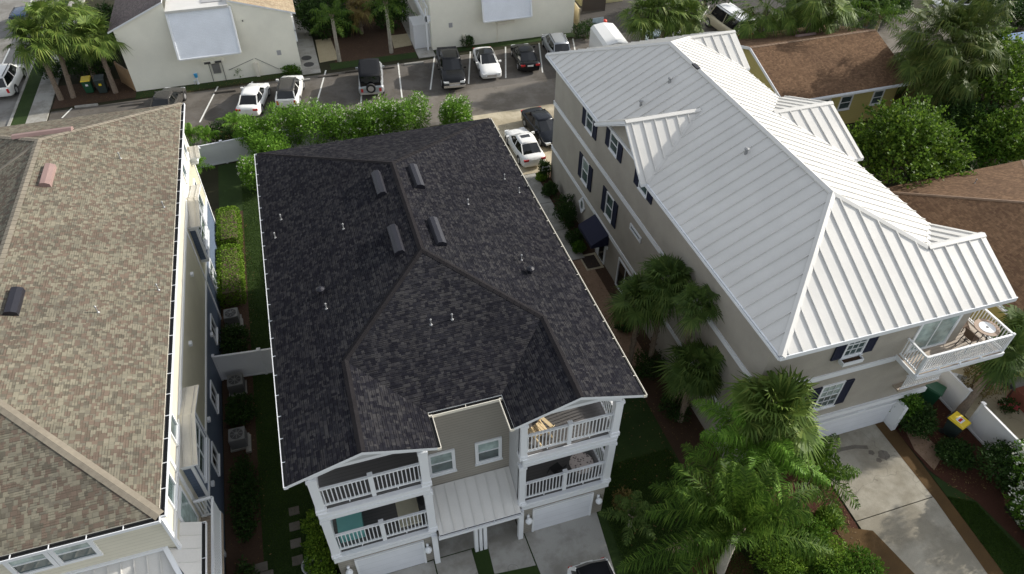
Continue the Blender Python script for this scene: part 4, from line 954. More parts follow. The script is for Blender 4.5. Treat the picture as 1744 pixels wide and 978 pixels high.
    for x in (fx-.92, bx+.98):
        for s in (-1, 1):
            mb = MB(); mb.cyl((x, s*(hw-.22), wr), (x, s*(hw+.005), wr), wr, wr, 20); o = mb.build('wheel','tyre',t, smooth=False)
            mb = MB(); mb.cyl((x, s*(hw-.02), wr), (x, s*(hw+.015), wr), wr*.62, wr*.58, 14); mb.build('rim','rim',o)
            mb = MB()
            for k in range(9):
                a0, a1 = math.pi*(k/9), math.pi*((k+1)/9); q = lambda a, R, y: V((x+math.cos(a)*R, y, wr+math.sin(a)*R))
                mb.poly([q(a0,wr+.07,s*(hw+.012)), q(a1,wr+.07,s*(hw+.012)), q(a1,wr-.01,s*(hw+.012)), q(a0,wr-.01,s*(hw+.012))])
            mb.build('wheel_arch','black_plastic',t)
    # lamps, grille, bumpers, mirrors, plate
    for s in (-1, 1):
        mb = MB(); zz = P['nose']-.02; mb.obox((fx-.10, s*hw*.68, zz), (.10,-.04*s,0), (.02*s if 0 else 0,hw*.19,0), (0,0,.075)); mb.build('headlight','head_light',t)
        mb = MB(); zz = P['tail']-(.16 if kind in ('sedan','coupe') else .34)
        if kind in ('suv','van','jeep'): mb.obox((bx+.03, s*hw*.73, zz), (.045,0,0), (0,hw*.09,0), (0,0,.17))
        else: mb.obox((bx+.05, s*hw*.70, zz), (.06,.0,0), (0,hw*.20,0), (0,0,.075))
        mb.build('tail_light','tail_light',t)
        mb = MB(); mb.obox((xw-.28, s*(hw+.09), zb0+.08), (.07,0,0), (0,.10,0), (0,0,.065)); mb.build('mirror', col, t)
    mb = MB(); mb.box(fx-.05, fx+.015, -hw*.45, hw*.45, P['nose']-.22, P['nose']-.03); mb.build('grille','chrome' if kind in ('pickup','coupe') else 'black_plastic',t)
    mb = MB(); mb.box(bx-.02, bx+.06, -.26, .26, P['tail']-.26, P['tail']-.13); mb.build('number_plate','plate',t)
    if kind == 'suv' or kind == 'pickup' or kind == 'van':
        mb = MB()
        for s in (-1, 1): mb.bar((rf-.1,s*tw*.85,zt+.09),(rr+.1,s*tw*.85,zt+.09),.04,.04)
        mb.build('roof_rail','black_plastic',t)
    if kind == 'pickup':
        mb = MB(); mb.box(bx+.08, xr-.12, -hw*.84, hw*.84, P['belt']-.02, P['belt']+.05); mb.build('bed_cover','soft_top',t)
        mb = MB(); mb.box(fx-.02, fx+.07, -hw*.9, hw*.9, .42, .62); mb.build('bumper','chrome',t)
    if kind == 'jeep':
        mb = MB(); mb.cyl((bx-.24,0,1.05),(bx-.02,0,1.05),.38,.38,22); sp = mb.build('spare_wheel','tyre',t); mb = MB(); mb.cyl((bx-.26,0,1.05),(bx-.23,0,1.05),.23,.2,14)
        for k in range(5): a = k*1.2566; mb.bar((bx-.265,0,1.05),(bx-.265,math.cos(a)*.2,1.05+math.sin(a)*.2),.05,.02)
        mb.build('rim','rim',sp)
        mb = MB(); mb.box(bx-.12, bx, -hw*.9, hw*.9, .5, .66); mb.build('bumper','rim',t)
    return t
def hd(t, p, q, z, ground=0.0):
    """p = front centre, q = rear centre"""
    a = U(p[0],p[1],z); b = U(q[0],q[1],z); c = (a+b)/2; d = a-b
    return place(t, (c.x,c.y,ground), math.atan2(d.y,d.x))
GP = 'cars parked in the row of slanted bays'
c = make_car('parked_car','white sedan with dark rear window, leftmost of the white cars in the parking row','car','sedan','paint_white',L=4.7,group=GP); place(c,(-2.35,55.9,0),R_(76))
cs = U(430,163,.75); place(c,(cs.x,cs.y,0),R_(76))
def put(c, x, y, z, ang): p = U(x,y,z); return place(c,(p.x,p.y,0.004),R_(ang))
put(c,431,164,.75,76)
c = make_car('parked_car','white crossover with a dark panoramic roof and red tail lamps, beside the white sedan','car','suv','paint_white','paint_grey',L=4.6,H=1.62,group=GP); put(c,493,150,.85,79)
c = make_car('parked_car','silver off-road vehicle with black soft top and spare wheel on its back','car','jeep','paint_silver','soft_top',L=4.7,Wd=2.0,H=2.0,group=GP); put(c,631,128,.95,82)
c = make_car('pickup_truck','black pickup truck with chrome grille facing the lane','pickup truck','pickup','paint_black',L=5.9,Wd=2.0,H=1.92,group=GP); put(c,767,110,1.0,-97)
c = make_car('parked_car','white coupe with dark glass roof and chrome grille, facing out of its bay','car','coupe','paint_white','car_glass',L=4.7,Wd=1.82,group=GP); put(c,829,103,.75,-95)
c = make_car('parked_car','black sedan with lit looking red tail lamps between the white coupe and the silver wagon','car','sedan','paint_black',L=4.6,group=GP); put(c,894,93,.75,84)
c = make_car('parked_car','silver wagon with glass roof at the far end of the parking row','car','suv','paint_silver','paint_silver',L=4.5,Wd=1.85,H=1.7,group=GP); put(c,947,74,.85,84)
c = make_car('parked_car','dark brown car mostly hidden behind the tan roof','car','sedan','paint_grey',L=4.6,group=GP); put(c,284,171,.75,76)
c = make_car('parked_car','white sedan with a sunroof on the pale concrete pad between the houses','car','sedan','paint_white',L=4.65,Wd=1.8,glassroof=True); put(c,893,245,.75,91)
c = make_car('parked_car','black sedan on the concrete pad, half behind the metal roofed house','car','sedan','paint_navy',L=4.8,Wd=1.85); put(c,925,213,.75,-85)
c = make_car('parked_car','white wagon parked by the kerb of the street at the left edge','car','suv','paint_white',L=4.9,Wd=1.95,H=1.78); put(c,8,131,.9,88)
c = make_car('parked_car','dark blue car on the street behind the palms, top left corner','car','suv','paint_blue',L=4.6,H=1.65); put(c,42,28,.85,88)
c = make_car('camper_van','beige van with a white raised roof and rear ladder rack at the top edge','van','van','paint_beige','white_trim',L=5.6,Wd=2.0,H=2.35); hd(c,(1222,22),(1262,50),1.2)
c = make_car('parked_car','white car peeking over the metal roof ridge, right of the pale blue car','car','sedan','paint_white',L=4.6); put(c,1163,62,.75,60)
c = make_car('parked_car','pale blue car peeking over the metal roof behind the top palms','car','sedan','paint_pale',L=4.5); put(c,1117,66,.75,80)
c = make_car('parked_car','pale grey car in shade between the palms behind the brown roof','car','sedan','paint_silver',L=4.5); put(c,1352,30,.75,60)
c = make_car('pickup_truck','white pickup truck behind the big palm at the top right edge','pickup truck','pickup','paint_white',L=5.5,Wd=1.95,H=1.85); put(c,1640,6,.9,165)
c = make_car('parked_car','black wagon with white sides on the front driveway at the bottom edge','car','suv','paint_white','soft_top',L=4.7,Wd=1.9,H=1.7)
p = U(992,957,1.72); place(c,(p.x+.25,p.y-2.1,0.03),R_(-92))
# white box trailer at the end of the lot
t = thing('box_trailer', (0,0,0), 'white enclosed box trailer with rounded roof at the end of the parking lot', 'trailer')
mb = MB(); prof = [(-1.15,.5),(-1.15,2.2),(-.9,2.45),(0,2.6),(.9,2.45),(1.15,2.2),(1.15,.5)]
A = [V((-2.1,y,z)) for y,z in prof]; B = [V((2.1,y,z)) for y,z in prof]
for i in range(6): mb.poly([A[i],A[i+1],B[i+1],B[i]])
mb.poly(A); mb.poly(list(reversed(B))); mb.build('body','paint_white',t)
mb = MB(); mb.box(-2.13,-2.1,-.4,.1,1.3,1.9); mb.build('hatch','car_glass',t)
for s in (-1,1): mb = MB(); mb.cyl((0,s*1.05,.36),(0,s*1.2,.36),.36,.36,16); mb.build('wheel','tyre',t)
mb = MB(); mb.bar((2.1,0,.5),(3.1,0,.5),.1,.1); mb.build('drawbar','black_plastic',t)
put(t,1038,74,1.6,85)

# ================================================================ FENCES
def panel_fence(name, label, cat, pts, h, mat, th=.05, post=.13, cap=True, group=None, z0=0.0):
    a0 = V((*pts[0],0)); t = thing(name, tuple(a0), label, cat, group)
    for k in range(len(pts)-1):
        a, b = V((*pts[k],0)), V((*pts[k+1],0)); L = (b-a).length; n = max(1, round(L/2.4))
        for i in range(n):
            p, q = a+(b-a)*i/n, a+(b-a)*(i+1)/n; d = (q-p).normalized(); s = d.cross(Z_)
            mb = MB(); mb.obox((p+q)/2+Z_*(z0+.08+(h-.08)/2), (q-p)/2-d*post/2, s*th/2, Z_*((h-.08)/2)); 
            for zz in (z0+.1, z0+h-.04): mb.obox((p+q)/2+Z_*zz, (q-p)/2-d*post/2, s*(th/2+.03), Z_*.05)
            mb.build('panel', mat, t)
            for e in ([p] if i or k else [p])+([q] if i == n-1 and k == len(pts)-2 else []):
                mb = MB(); mb.obox(e+Z_*(z0+(h+.06)/2), d*post/2, s*post/2, Z_*(h+.06)/2)
                if cap: mb.obox(e+Z_*(z0+h+.08), d*(post/2+.03), s*(post/2+.03), Z_*.02)
                mb.build('post', mat, t)
    return t
panel_fence('fence','white vinyl fence closing the shaded side yard between the two shingled houses','fence',[(-7.1,26.5),(-2.7,26.05)],1.8,'vinyl_fence')
panel_fence('fence','grey vinyl fence at the far end of the side yard, in front of the oleanders','fence',[(-8.6,46.95),(-2.2,47.55),(3.5,47.6),(6.6,47.7)],1.75,'vinyl_fence')
panel_fence('fence','white vinyl fence beside the entry palm and waste bins of the right house','fence',[(27.55,10.2),(27.55,12.85)],1.8,'vinyl_fence')
panel_fence('fence','white vinyl fence running back under the top balcony','fence',[(27.52,13.7),(27.52,19.0)],1.8,'vinyl_fence')
panel_fence('fence','short brown wooden fence between the leaning palm and the cream building','fence',[(-14.6,62.2),(-13.5,60.4)],1.8,'wood_fence',cap=False)
panel_fence('fence','tall weathered wooden fence beside the cream building at the top','fence',[(26.1,61.5),(26.9,72.0)],1.9,'weathered_fence',cap=False)
panel_fence('fence','grey wooden fence with laundry behind the parking lot','fence',[(28.0,65.2),(30.2,64.8)],1.5,'dark_fence',cap=False)

# ================================================================ SMALL THINGS
def ac_unit(label, x, y, s=.72, h=.75):
    t = thing('air_conditioner', (x,y,0), label, 'air conditioner', 'air conditioners beside the left house')
    mb = MB(); mb.box(x-s/2,x+s/2,y-s/2,y+s/2,.1,h)
    for k in range(7): mb.box(x-s/2-.012,x+s/2+.012,y-s/2-.012,y+s/2+.012,.16+k*.085,.19+k*.085)
    mb.build('case','ac_metal',t)
    mb = MB(); mb.lathe((x,y,h),[(s*.41,-.02),(s*.41,.015),(s*.36,.015)],20); f = mb.build('fan_guard','ac_dark',t)
    mb = MB()
    for k in range(8): a = k*.785; mb.bar((x,y,h+.02),(x+math.cos(a)*s*.38,y+math.sin(a)*s*.38,h+.02),.025,.015)
    mb.lathe((x,y,h+.02),[(.08,0),(.08,.03)],10); mb.build('grille','ac_metal',f)
    mb = MB(); mb.box(x-s*.6,x+s*.6,y-s*.6,y+s*.6,0,.1); mb.build('pad','concrete',t)
for lb, (x, y) in (('air conditioner behind the fence, at the end of the trimmed hedge',(392,532)),('dark air conditioner tucked right against the near side of the white yard fence',(399,646)),
                   ('air conditioner on the mulch under the big bay window',(402,738))):
    p = U(x,y,.8); ac_unit(lb,p.x,p.y)
for lb, (x, y) in (('pale concrete slab beside the air conditioner behind the fence',(411,556)),('pale narrow slab beside the air conditioner under the big bay window',(424,757))):
    p = U(x,y); mb = MB(); mb.box(p.x-.12,p.x+.12,p.y-.5,p.y+.5,0,.12); tag(mb.build('edging_slab','concrete'),lb,'slab')
# stepping stones
for i, (x, y) in enumerate(((501,871),(502,897),(504,926),(507,955))):
    p = U(x,y); mb = MB(); mb.box(p.x-.22,p.x+.22,p.y-.2,p.y+.2,0.0,.045)
    tag(mb.build('stepping_stone','lane_pavement'),'square stepping stone in the line along the front hedge of the middle house','stepping stone','stepping stones beside the front hedge')
for i, (x, y) in enumerate(((445,967),(455,981))):
    p = U(x,y); mb = MB(); mb.box(p.x-.26,p.x+.26,p.y-.2,p.y+.2,0.0,.045)
    tag(mb.build('stepping_stone','lane_pavement'),'stepping stone crossing the shaded side lawn at the bottom edge','stepping stone','stepping stones crossing the side lawn')
# wheel stops
for i, (x, y) in enumerate(((147,180),(225,178),(383,156),(435,150),(511,137),(559,129),(605,121),(655,116),(705,108),(758,95))):
    p = U(x,y,.08); 
    mb = MB(); c = V((p.x,p.y,0)); d = V((.97,-.05,0)).normalized()*.85
    mb.obox(c+Z_*.07, d, V((0,.09,0)), Z_*.065); mb.obox(c+Z_*.14, d*.98, V((0,.05,0)), Z_*.01)
    tag(mb.build('wheel_stop','concrete' if i in (0,4,8) else 'asphalt'),'concrete wheel stop at the head of a slanted parking bay','wheel stop','wheel stops of the parking row')
# waste bins
def bin_(label, x, y, body, lid, rz=0, s=1.0, sticker=None, logo=False):
    t = thing('waste_bin', (0,0,0), label, 'waste bin'); 
    mb = MB(); mb.hexa([(-.24,-.27,.08),(.24,-.27,.08),(.24,.25,.08),(-.24,.25,.08),(-.30,-.34,.98),(.30,-.34,.98),(.30,.32,.98),(-.30,.32,.98)]); mb.build('body',body,t)
    mb = MB(); mb.hexa([(-.32,-.38,.98),(.32,-.38,.98),(.32,.35,1.0),(-.32,.35,1.0),(-.29,-.34,1.05),(.29,-.34,1.05),(.29,.33,1.09),(-.29,.33,1.09)]); ld = mb.build('lid',lid,t)
    mb = MB(); mb.bar((-.26,.4,.95),(.26,.4,.95),.04,.04); mb.build('handle','black_plastic',t)
    for q in (-1,1): mb = MB(); mb.cyl((q*.22,.27,.12),(q*.29,.27,.12),.12,.12,12); mb.build('wheel','tyre',t)
    if sticker == 'lid': mb = MB(); mb.hexa([(-.17,-.16,1.068),(.15,-.16,1.068),(.15,.1,1.083),(-.17,.1,1.083),(-.17,-.16,1.074),(.15,-.16,1.074),(.15,.1,1.089),(-.17,.1,1.089)]); st = mb.build('sticker','white_trim',ld); mb = MB(); mb.hexa([(-.13,-.09,1.076),(.11,-.09,1.076),(.11,.02,1.083),(-.13,.02,1.083),(-.13,-.09,1.079),(.11,-.09,1.079),(.11,.02,1.086),(-.13,.02,1.086)]); mb.build('sticker_band','tail_light',ld)
    if sticker == 'front': mb = MB(); mb.box(-.08,.08,-.35,-.32,.62,.76); mb.build('sticker','white_trim' if lid=='bin_yellow' else 'bin_yellow',t)
    t.scale = (s,s,s); place(t,(x,y,0),rz)
p = U(155,158); bin_('green waste bin with yellow lid under the palms, top left',p.x,p.y+.1,'bin_green','bin_yellow',0,1.15,'front')
p = U(178,158); bin_('wide dark green waste bin with yellow tag between the palm trunks',p.x,p.y+.1,'bin_dark','bin_dark',0,1.25,'front')
bin_('dark waste bin with bright yellow lid and white sticker beside the white fence',26.45,12.75,'bin_dark','bin_yellow',R_(15),1.1,'lid')
bin_('green lidded waste bin against the white fence behind the entry palm',26.75,14.7,'bin_green','bin_green',R_(30),1.15)
# hydrant with blue cap near the wall
p = U(338,143); t = thing('standpipe',(p.x,p.y,0),'white standpipe with blue bucket cap against the cream wall','standpipe')
mb = MB(); mb.lathe((p.x,p.y,0),[(.12,0),(.10,.1),(.07,.15),(.07,.6)],10); mb.cyl((p.x-.25,p.y,0),(p.x-.25,p.y,.35),.05,n=8); mb.bar((p.x-.25,p.y,.3),(p.x,p.y,.3),.06,.06); mb.build('pipe','white_trim',t)
mb = MB(); mb.lathe((p.x,p.y,.6),[(.12,0),(.15,.3),(.13,.32)],12); mb.build('cap','blue_plastic',t)
# manholes on the garden walk
for i,(x,y) in enumerate(((522,99),(526,110))):
    p = U(x,y,.04); mb = MB(); mb.lathe((p.x,p.y,.04),[(.45,0),(.45,.015)],20); tag(mb.build('manhole_cover','brick_red' if 0 else 'ac_dark'),('smaller, farther' if i == 0 else 'larger, nearer')+' round manhole cover on the walk beside the cream building','manhole cover')
p = U(966,132); mb = MB(); mb.lathe((p.x-.4,p.y,.004),[(.4,0),(.4,.014)],20); tag(mb.build('manhole_cover','ac_dark'),'round manhole cover in the lane by the metal roof corner','manhole cover')
# garden sign near the side path
p = U(929,306,0); t = thing('garden_sign',(p.x,p.y,0),'small white garden sign on dark posts at the end of the side path','sign')
mb = MB(); mb.box(p.x-.28,p.x+.28,p.y-.02,p.y+.02,.75,1.1); mb.build('board','white_trim',t); mb = MB(); mb.box(p.x-.2,p.x+.2,p.y-.028,p.y-.02,.85,1.02); mb.build('inset','ac_dark',t)
for s in (-1,1): mb = MB(); mb.box(p.x+s*.25-.025,p.x+s*.25+.025,p.y+.02,p.y+.06,0,1.1); mb.build('post','ac_dark',t)
# door mat
mb = MB(); mb.box(14.1,14.95,29.0,30.1,.02,.04); tag(mb.build('door_mat','mat_dark'),'dark brown door mat below the navy awning','door mat')
mb = MB(); mb.box(14.0,15.12,28.85,30.3,0,.018); mb.build('door_step','warm_concrete',kind='structure')
# balcony furniture, middle house
def adirondack(label, x, y, z, rz):
    t = thing('adirondack_chair',(0,0,0),label,'chair')
    mb = MB()
    for i in range(5): mb.bar((-.24+i*.12,-.25,.36),(-.24+i*.12,.22,.28),.10,.02)
    mb.build('seat','adirondack',t)
    mb = MB()
    for i in range(5): mb.bar((-.24+i*.12,.2,.28),(-.28+i*.14,.52,.95-.05*abs(i-2)),.10,.02)
    mb.build('backrest','adirondack',t)
    for s in (-1,1):
        mb = MB(); mb.box(s*.36-.07,s*.36+.07,-.38,.35,.53,.56); mb.build('armrest','adirondack',t)
        mb = MB(); mb.box(s*.31-.03,s*.31+.03,-.32,-.24,0,.53); mb.build('leg','adirondack',t)
        mb = MB(); mb.bar((s*.29,.5,.05),(s*.29,-.3,.38),.04,.1); mb.build('leg','adirondack',t)
    return place(t,(x,y,z),rz)
adirondack('pale wooden slatted lounge chair in the sun on the upper right balcony',5.85,14.75,5.87,R_(205))
def metal_chair(label, x, y, z, rz, mat='black_plastic', seat='black_plastic', h=.46, nm='patio_chair', grp=None):
    t = thing(nm,(0,0,0),label,'chair',grp)
    mb = MB(); mb.box(-.23,.23,-.22,.22,h-.03,h); mb.build('seat',seat,t)
    mb = MB(); mb.hexa([(-.22,.2,h),(.22,.2,h),(.22,.23,h),(-.22,.23,h),(-.22,.33,h+.5),(.22,.33,h+.5),(.22,.36,h+.5),(-.22,.36,h+.5)]); mb.build('backrest',seat,t)
    for sx in (-1,1):
        for sy in (-1,1): mb = MB(); mb.bar((sx*.21,sy*.2,h-.02),(sx*.26,sy*.27,0),.03,.03); mb.build('leg',mat,t)
    mb = MB(); mb.bar((-.23,-.22,h-.2),(.23,-.22,h-.2),.02,.02); mb.bar((-.23,.22,h-.2),(.23,.22,h-.2),.02,.02); mb.build('stretcher',mat,t)
    return place(t,(x,y,z),rz)
metal_chair('black chair on the shaded lower right balcony',6.75,14.75,2.63,R_(200))
def round_table(label, x, y, z, r, h, topmat, legmat='black_plastic', rim=None):
    t = thing('round_table',(x,y,z),label,'table')
    mb = MB(); mb.lathe((x,y,z+h),[(r,-.03),(r,0)],28); tp = mb.build('tabletop',topmat,t)
    if rim: mb = MB(); mb.lathe((x,y,z+h),[(r*.66,.0),(r*.64,.012)],24); mb.build('inlay',rim,tp); mb = MB(); mb.lathe((x,y,z+h+.012),[(r*.1,0),(r*.1,.012)],12); mb.build('umbrella_hole','ac_dark',tp)
    for k in range(3):
        a = k*2.094+.4; mb = MB(); mb.bar((x+math.cos(a)*r*.25,y+math.sin(a)*r*.25,z+h-.03),(x+math.cos(a)*r*.8,y+math.sin(a)*r*.8,z),.035,.035); mb.build('leg',legmat,t)
round_table('round mosaic topped table on the lower right balcony',7.75,14.55,2.62,.5,.74,'mosaic')
mb = MB(); mb.box(-2.2,-1.25,14.35,15.7,2.63,3.35); b = mb.build('storage_box','teal_paint',mods=None); tag(b,'large teal storage chest at the left end of the lower left balcony','storage chest')
mb = MB(); mb.box(.1,.95,14.3,15.8,2.63,2.72); tag(mb.build('lounge_mat','cream_cloth'),'cream lounge mat on the lower left balcony','mat')
mb = MB(); mb.box(1.0,1.3,14.6,15.8,2.63,3.3); mb.box(.95,1.0,14.65,15.75,3.0,3.35); tag(mb.build('cabinet','ac_dark'),'dark cabinet in the corner beside the cream lounge mat','cabinet')
# top balcony of the right house
round_table('round bistro table with brown rim and white inlay on the top balcony at right',26.15,13.95,5.46,.52,.95,'steel_table','black_plastic','white_trim')
metal_chair('brown bar chair nearest the round bistro table, facing it',25.35,13.85,5.46,R_(95),seat='brown_wicker',h=.72,grp='bar chairs on the top balcony')
metal_chair('tall brown bar chair behind the other, against the balcony wall',25.55,14.6-.35+.3,5.46,R_(60),seat='brown_wicker',h=.72,grp='bar chairs on the top balcony')
# patio next door
t = metal_chair('white plastic garden chair in the neighbouring patio beside the fence',29.1,15.3,0,R_(140),'white_trim','white_trim',.42,'garden_chair')
p = U(1733,650,.9); t = thing('barbecue',(p.x,p.y,0),'grey barbecue with a closed lid on the neighbouring patio','barbecue')
mb = MB(); mb.box(p.x-.35,p.x+.35,p.y-.28,p.y+.28,.62,.8); mb.build('firebox','ac_metal',t)
mb = MB(); 
for k in range(6):
    a0,a1 = math.pi*k/6, math.pi*(k+1)/6; q = lambda a: (p.y-math.cos(a)*.28, .8+math.sin(a)*.26)
    mb.hexa([(p.x-.35,*q(a0)),(p.x+.35,*q(a0)),(p.x+.35,*q(a1)),(p.x-.35,*q(a1)),(p.x-.35,p.y,.79),(p.x+.35,p.y,.79),(p.x+.35,p.y,.8),(p.x-.35,p.y,.8)])
mb.build('lid','galv',t)
for sx in (-1,1):
    for sy in (-1,1): mb = MB(); mb.box(p.x+sx*.3-.02,p.x+sx*.3+.02,p.y+sy*.22-.02,p.y+sy*.22+.02,0,.62); mb.build('leg','ac_dark',t)
    mb = MB(); mb.box(p.x+sx*.36,p.x+sx*.62,p.y-.2,p.y+.2,.72,.75); mb.build('side_shelf','ac_dark',t)
p = U(1738,688,0); t = thing('brick_planter',(p.x,p.y,0),'low red brick planter wall at the right edge','planter')
mb = MB(); mb.box(p.x-.3,p.x+1.2,p.y-.8,p.y+.6,0,.75); mb.build('wall','brick_red',t); mb = MB(); mb.box(p.x-.34,p.x+1.24,p.y-.84,p.y+.64,.75,.82); mb.build('coping','brick_red',t)
# stone pot at the front hedge
p = U(532,965,.4); t = thing('plant_pot',(p.x,p.y,0),'round grey stone pot with a small plant at the bottom edge beside the hedge','plant pot')
mb = MB(); mb.lathe((p.x,p.y,0),[(.22,0),(.36,.3),(.42,.5),(.42,.56),(.34,.56),(.33,.46)],20); mb.build('pot','stone_pot',t,smooth=True)
# laundry
p = U(1018,35,1.5); t = thing('towel',(p.x,p.y,0),'pale blue towel hanging on the yard fence','towel')
mb = MB(); 
for i in range(5):
    x0 = p.x-.5+i*.22; yo = .03*(-1)**i; mb.hexa([(x0,p.y+yo,.8),(x0+.22,p.y-yo,.8),(x0+.22,p.y-yo+.02,.8),(x0,p.y+yo+.02,.8),(x0,p.y,1.75),(x0+.22,p.y,1.75),(x0+.22,p.y+.02,1.75),(x0,p.y+.02,1.75)])
mb.build('cloth','paint_pale',t)
p = U(1030,38,1.2); mb = MB(); mb.lathe((p.x,p.y,1.1),[(.04,0),(.18,.08),(.21,.2),(.17,.31),(.05,.37)],14); tag(mb.build('buoy','red_plastic',smooth=True),'red ball float hanging beside the pale blue towel','float')
# ================================================================ VEGETATION
def leaf_mb(mb, p, d, n, L, Wd, mat=0):
    """one rhombus leaf from p along d with face normal about n"""
    s = d.cross(n)
    if s.length < 1e-4: s = d.orthogonal()
    s = s.normalized()*Wd/2
    i = len(mb.v); mb.v += [p, p+d*L*.5+s, p+d*L, p+d*L*.5-s]; mb.f.append((i,i+1,i+2,i+3)); mb.m.append(mat)
def rnd_dir(rg, up=0.0):
    while True:
        v = V((rg.uniform(-1,1), rg.uniform(-1,1), rg.uniform(-1,1)))
        if .05 < v.length < 1: v.normalize(); v.z += up; return v.normalized()
def foliage(lobes, n, rg, L=.14, Wd=.07, shell=.35, flowers=0, fl=.10, up=.35, sprig=5):
    """leaves in sprigs near the shells of overlapping lobes (centre, radii)"""
    mb = MB(); tot = sum(r[0]*r[1]+r[1]*r[2]+r[0]*r[2] for c, r in lobes)
    for c, r in lobes:
        c = V(c); k = int(n*(r[0]*r[1]+r[1]*r[2]+r[0]*r[2])/tot/sprig)
        for _ in range(k):
            d = rnd_dir(rg, .15); t = 1-shell*rg.random()**1.6+rg.uniform(-.04,.10)
            p = c+V((d.x*r[0]*t, d.y*r[1]*t, d.z*r[2]*t))
            if p.z < .05: continue
            for _ in range(sprig):
                dd = (d*.8+rnd_dir(rg, up)*.9).normalized()
                q = p+rnd_dir(rg)*L*.7
                leaf_mb(mb, q, dd, (d+rnd_dir(rg, .6)*.8), L*rg.uniform(.6,1.25), Wd*rg.uniform(.7,1.3))
    fm = None
    if flowers:
        fm = MB()
        for _ in range(flowers):
            c, r = rg.choice(lobes); c = V(c); d = rnd_dir(rg, .5); p = c+V((d.x*r[0], d.y*r[1], d.z*r[2]))*1.05
            if p.z < .2: continue
            for k in range(7):
                a = k*.9; q = p+rnd_dir(rg)*fl*.6
                leaf_mb(fm, q, V((math.cos(a),math.sin(a),.4)).normalized(), V((0,0,1)), fl*.7, fl*.6)
    return mb, fm
def shrub(name, label, cat, lobes, n, mat='tree_leaf', group=None, seed=1, stem=True, flowers=0, petal='white_petal', L=.14, Wd=.07, stemh=None, fl=.1, extra=None, shell=.35):
    rg = random.Random(seed); c = sum((V(l[0]) for l in lobes), V((0,0,0)))/len(lobes)
    t = thing(name, (c.x,c.y,0), label, cat, group)
    mb, fm = foliage(lobes, n, rg, L, Wd, flowers=flowers, fl=fl, shell=shell); mb.build('foliage', mat, t)
    if fm and fm.f: fm.build('blossom', petal, t)
    mb = MB()
    for l in lobes[:6]:
        cc = V(l[0]); mb.tube([(c.x+(cc.x-c.x)*.3,c.y+(cc.y-c.y)*.3,0),(lerp(c.x,cc.x,.7),lerp(c.y,cc.y,.7),cc.z*.5),(cc.x,cc.y,cc.z)],[.05,.035,.015],6)
    mb.build('stem','bark_tree',t)
    return t
def blob(x, y, h, rx, ry=None, k=5, seed=0, spread=.55):
    rg = random.Random(seed*7+3); ry = ry or rx; out = [((x,y,h*.5),(rx*.85,ry*.85,h*.5))]
    for i in range(k):
        a = 2*math.pi*i/k+rg.uniform(-.4,.4); out.append(((x+math.cos(a)*rx*spread,y+math.sin(a)*ry*spread,h*rg.uniform(.4,.75)),(rx*rg.uniform(.38,.55),ry*rg.uniform(.38,.55),h*rg.uniform(.25,.38))))
    return out
def box_hedge(label, x0, x1, y0, y1, h, n, mat='hedge_leaf', seed=1, group=None, amp=.05):
    rg = random.Random(seed); t = thing('hedge', ((x0+x1)/2,(y0+y1)/2,0), label, 'hedge', group); mb = MB()
    A = dict(top=(x1-x0)*(y1-y0), sx=(y1-y0)*h, sy=(x1-x0)*h); tot = A['top']+2*A['sx']+2*A['sy']
    for _ in range(n):
        r = rg.random()*tot; u, v = rg.random(), rg.random(); dp = rg.random()**2*.12-.03
        if r < A['top']: p = V((lerp(x0,x1,u),lerp(y0,y1,v),h-dp)); d = V((0,0,1))
        elif r < A['top']+2*A['sx']:
            s = 1 if rg.random() < .5 else -1; p = V(((x1-dp) if s > 0 else x0+dp, lerp(y0,y1,u), h*v)); d = V((s,0,0))
        else:
            s = 1 if rg.random() < .5 else -1; p = V((lerp(x0,x1,u), (y1-dp) if s > 0 else y0+dp, h*v)); d = V((0,s,0))
        # rounded corners and uneven shearing
        k = .25
        for ax, a, b in ((0,x0,x1),(1,y0,y1)):
            e = min(p[ax]-a, b-p[ax])
            if e < k and p.z > h-k: p.z -= (k-e)*.5
        p += rnd_dir(rg)*amp*rg.random()
        leaf_mb(mb, p, (d*.6+rnd_dir(rg,.2)).normalized(), (d+rnd_dir(rg)*.7), rg.uniform(.07,.13), rg.uniform(.05,.08))
    mb.build('foliage', mat, t)
    c = MB(); c.box(x0+.2,x1-.2,y0+.2,y1-.2,0,h-.25); c.build('inner_branches','bark_tree',t)
    return t
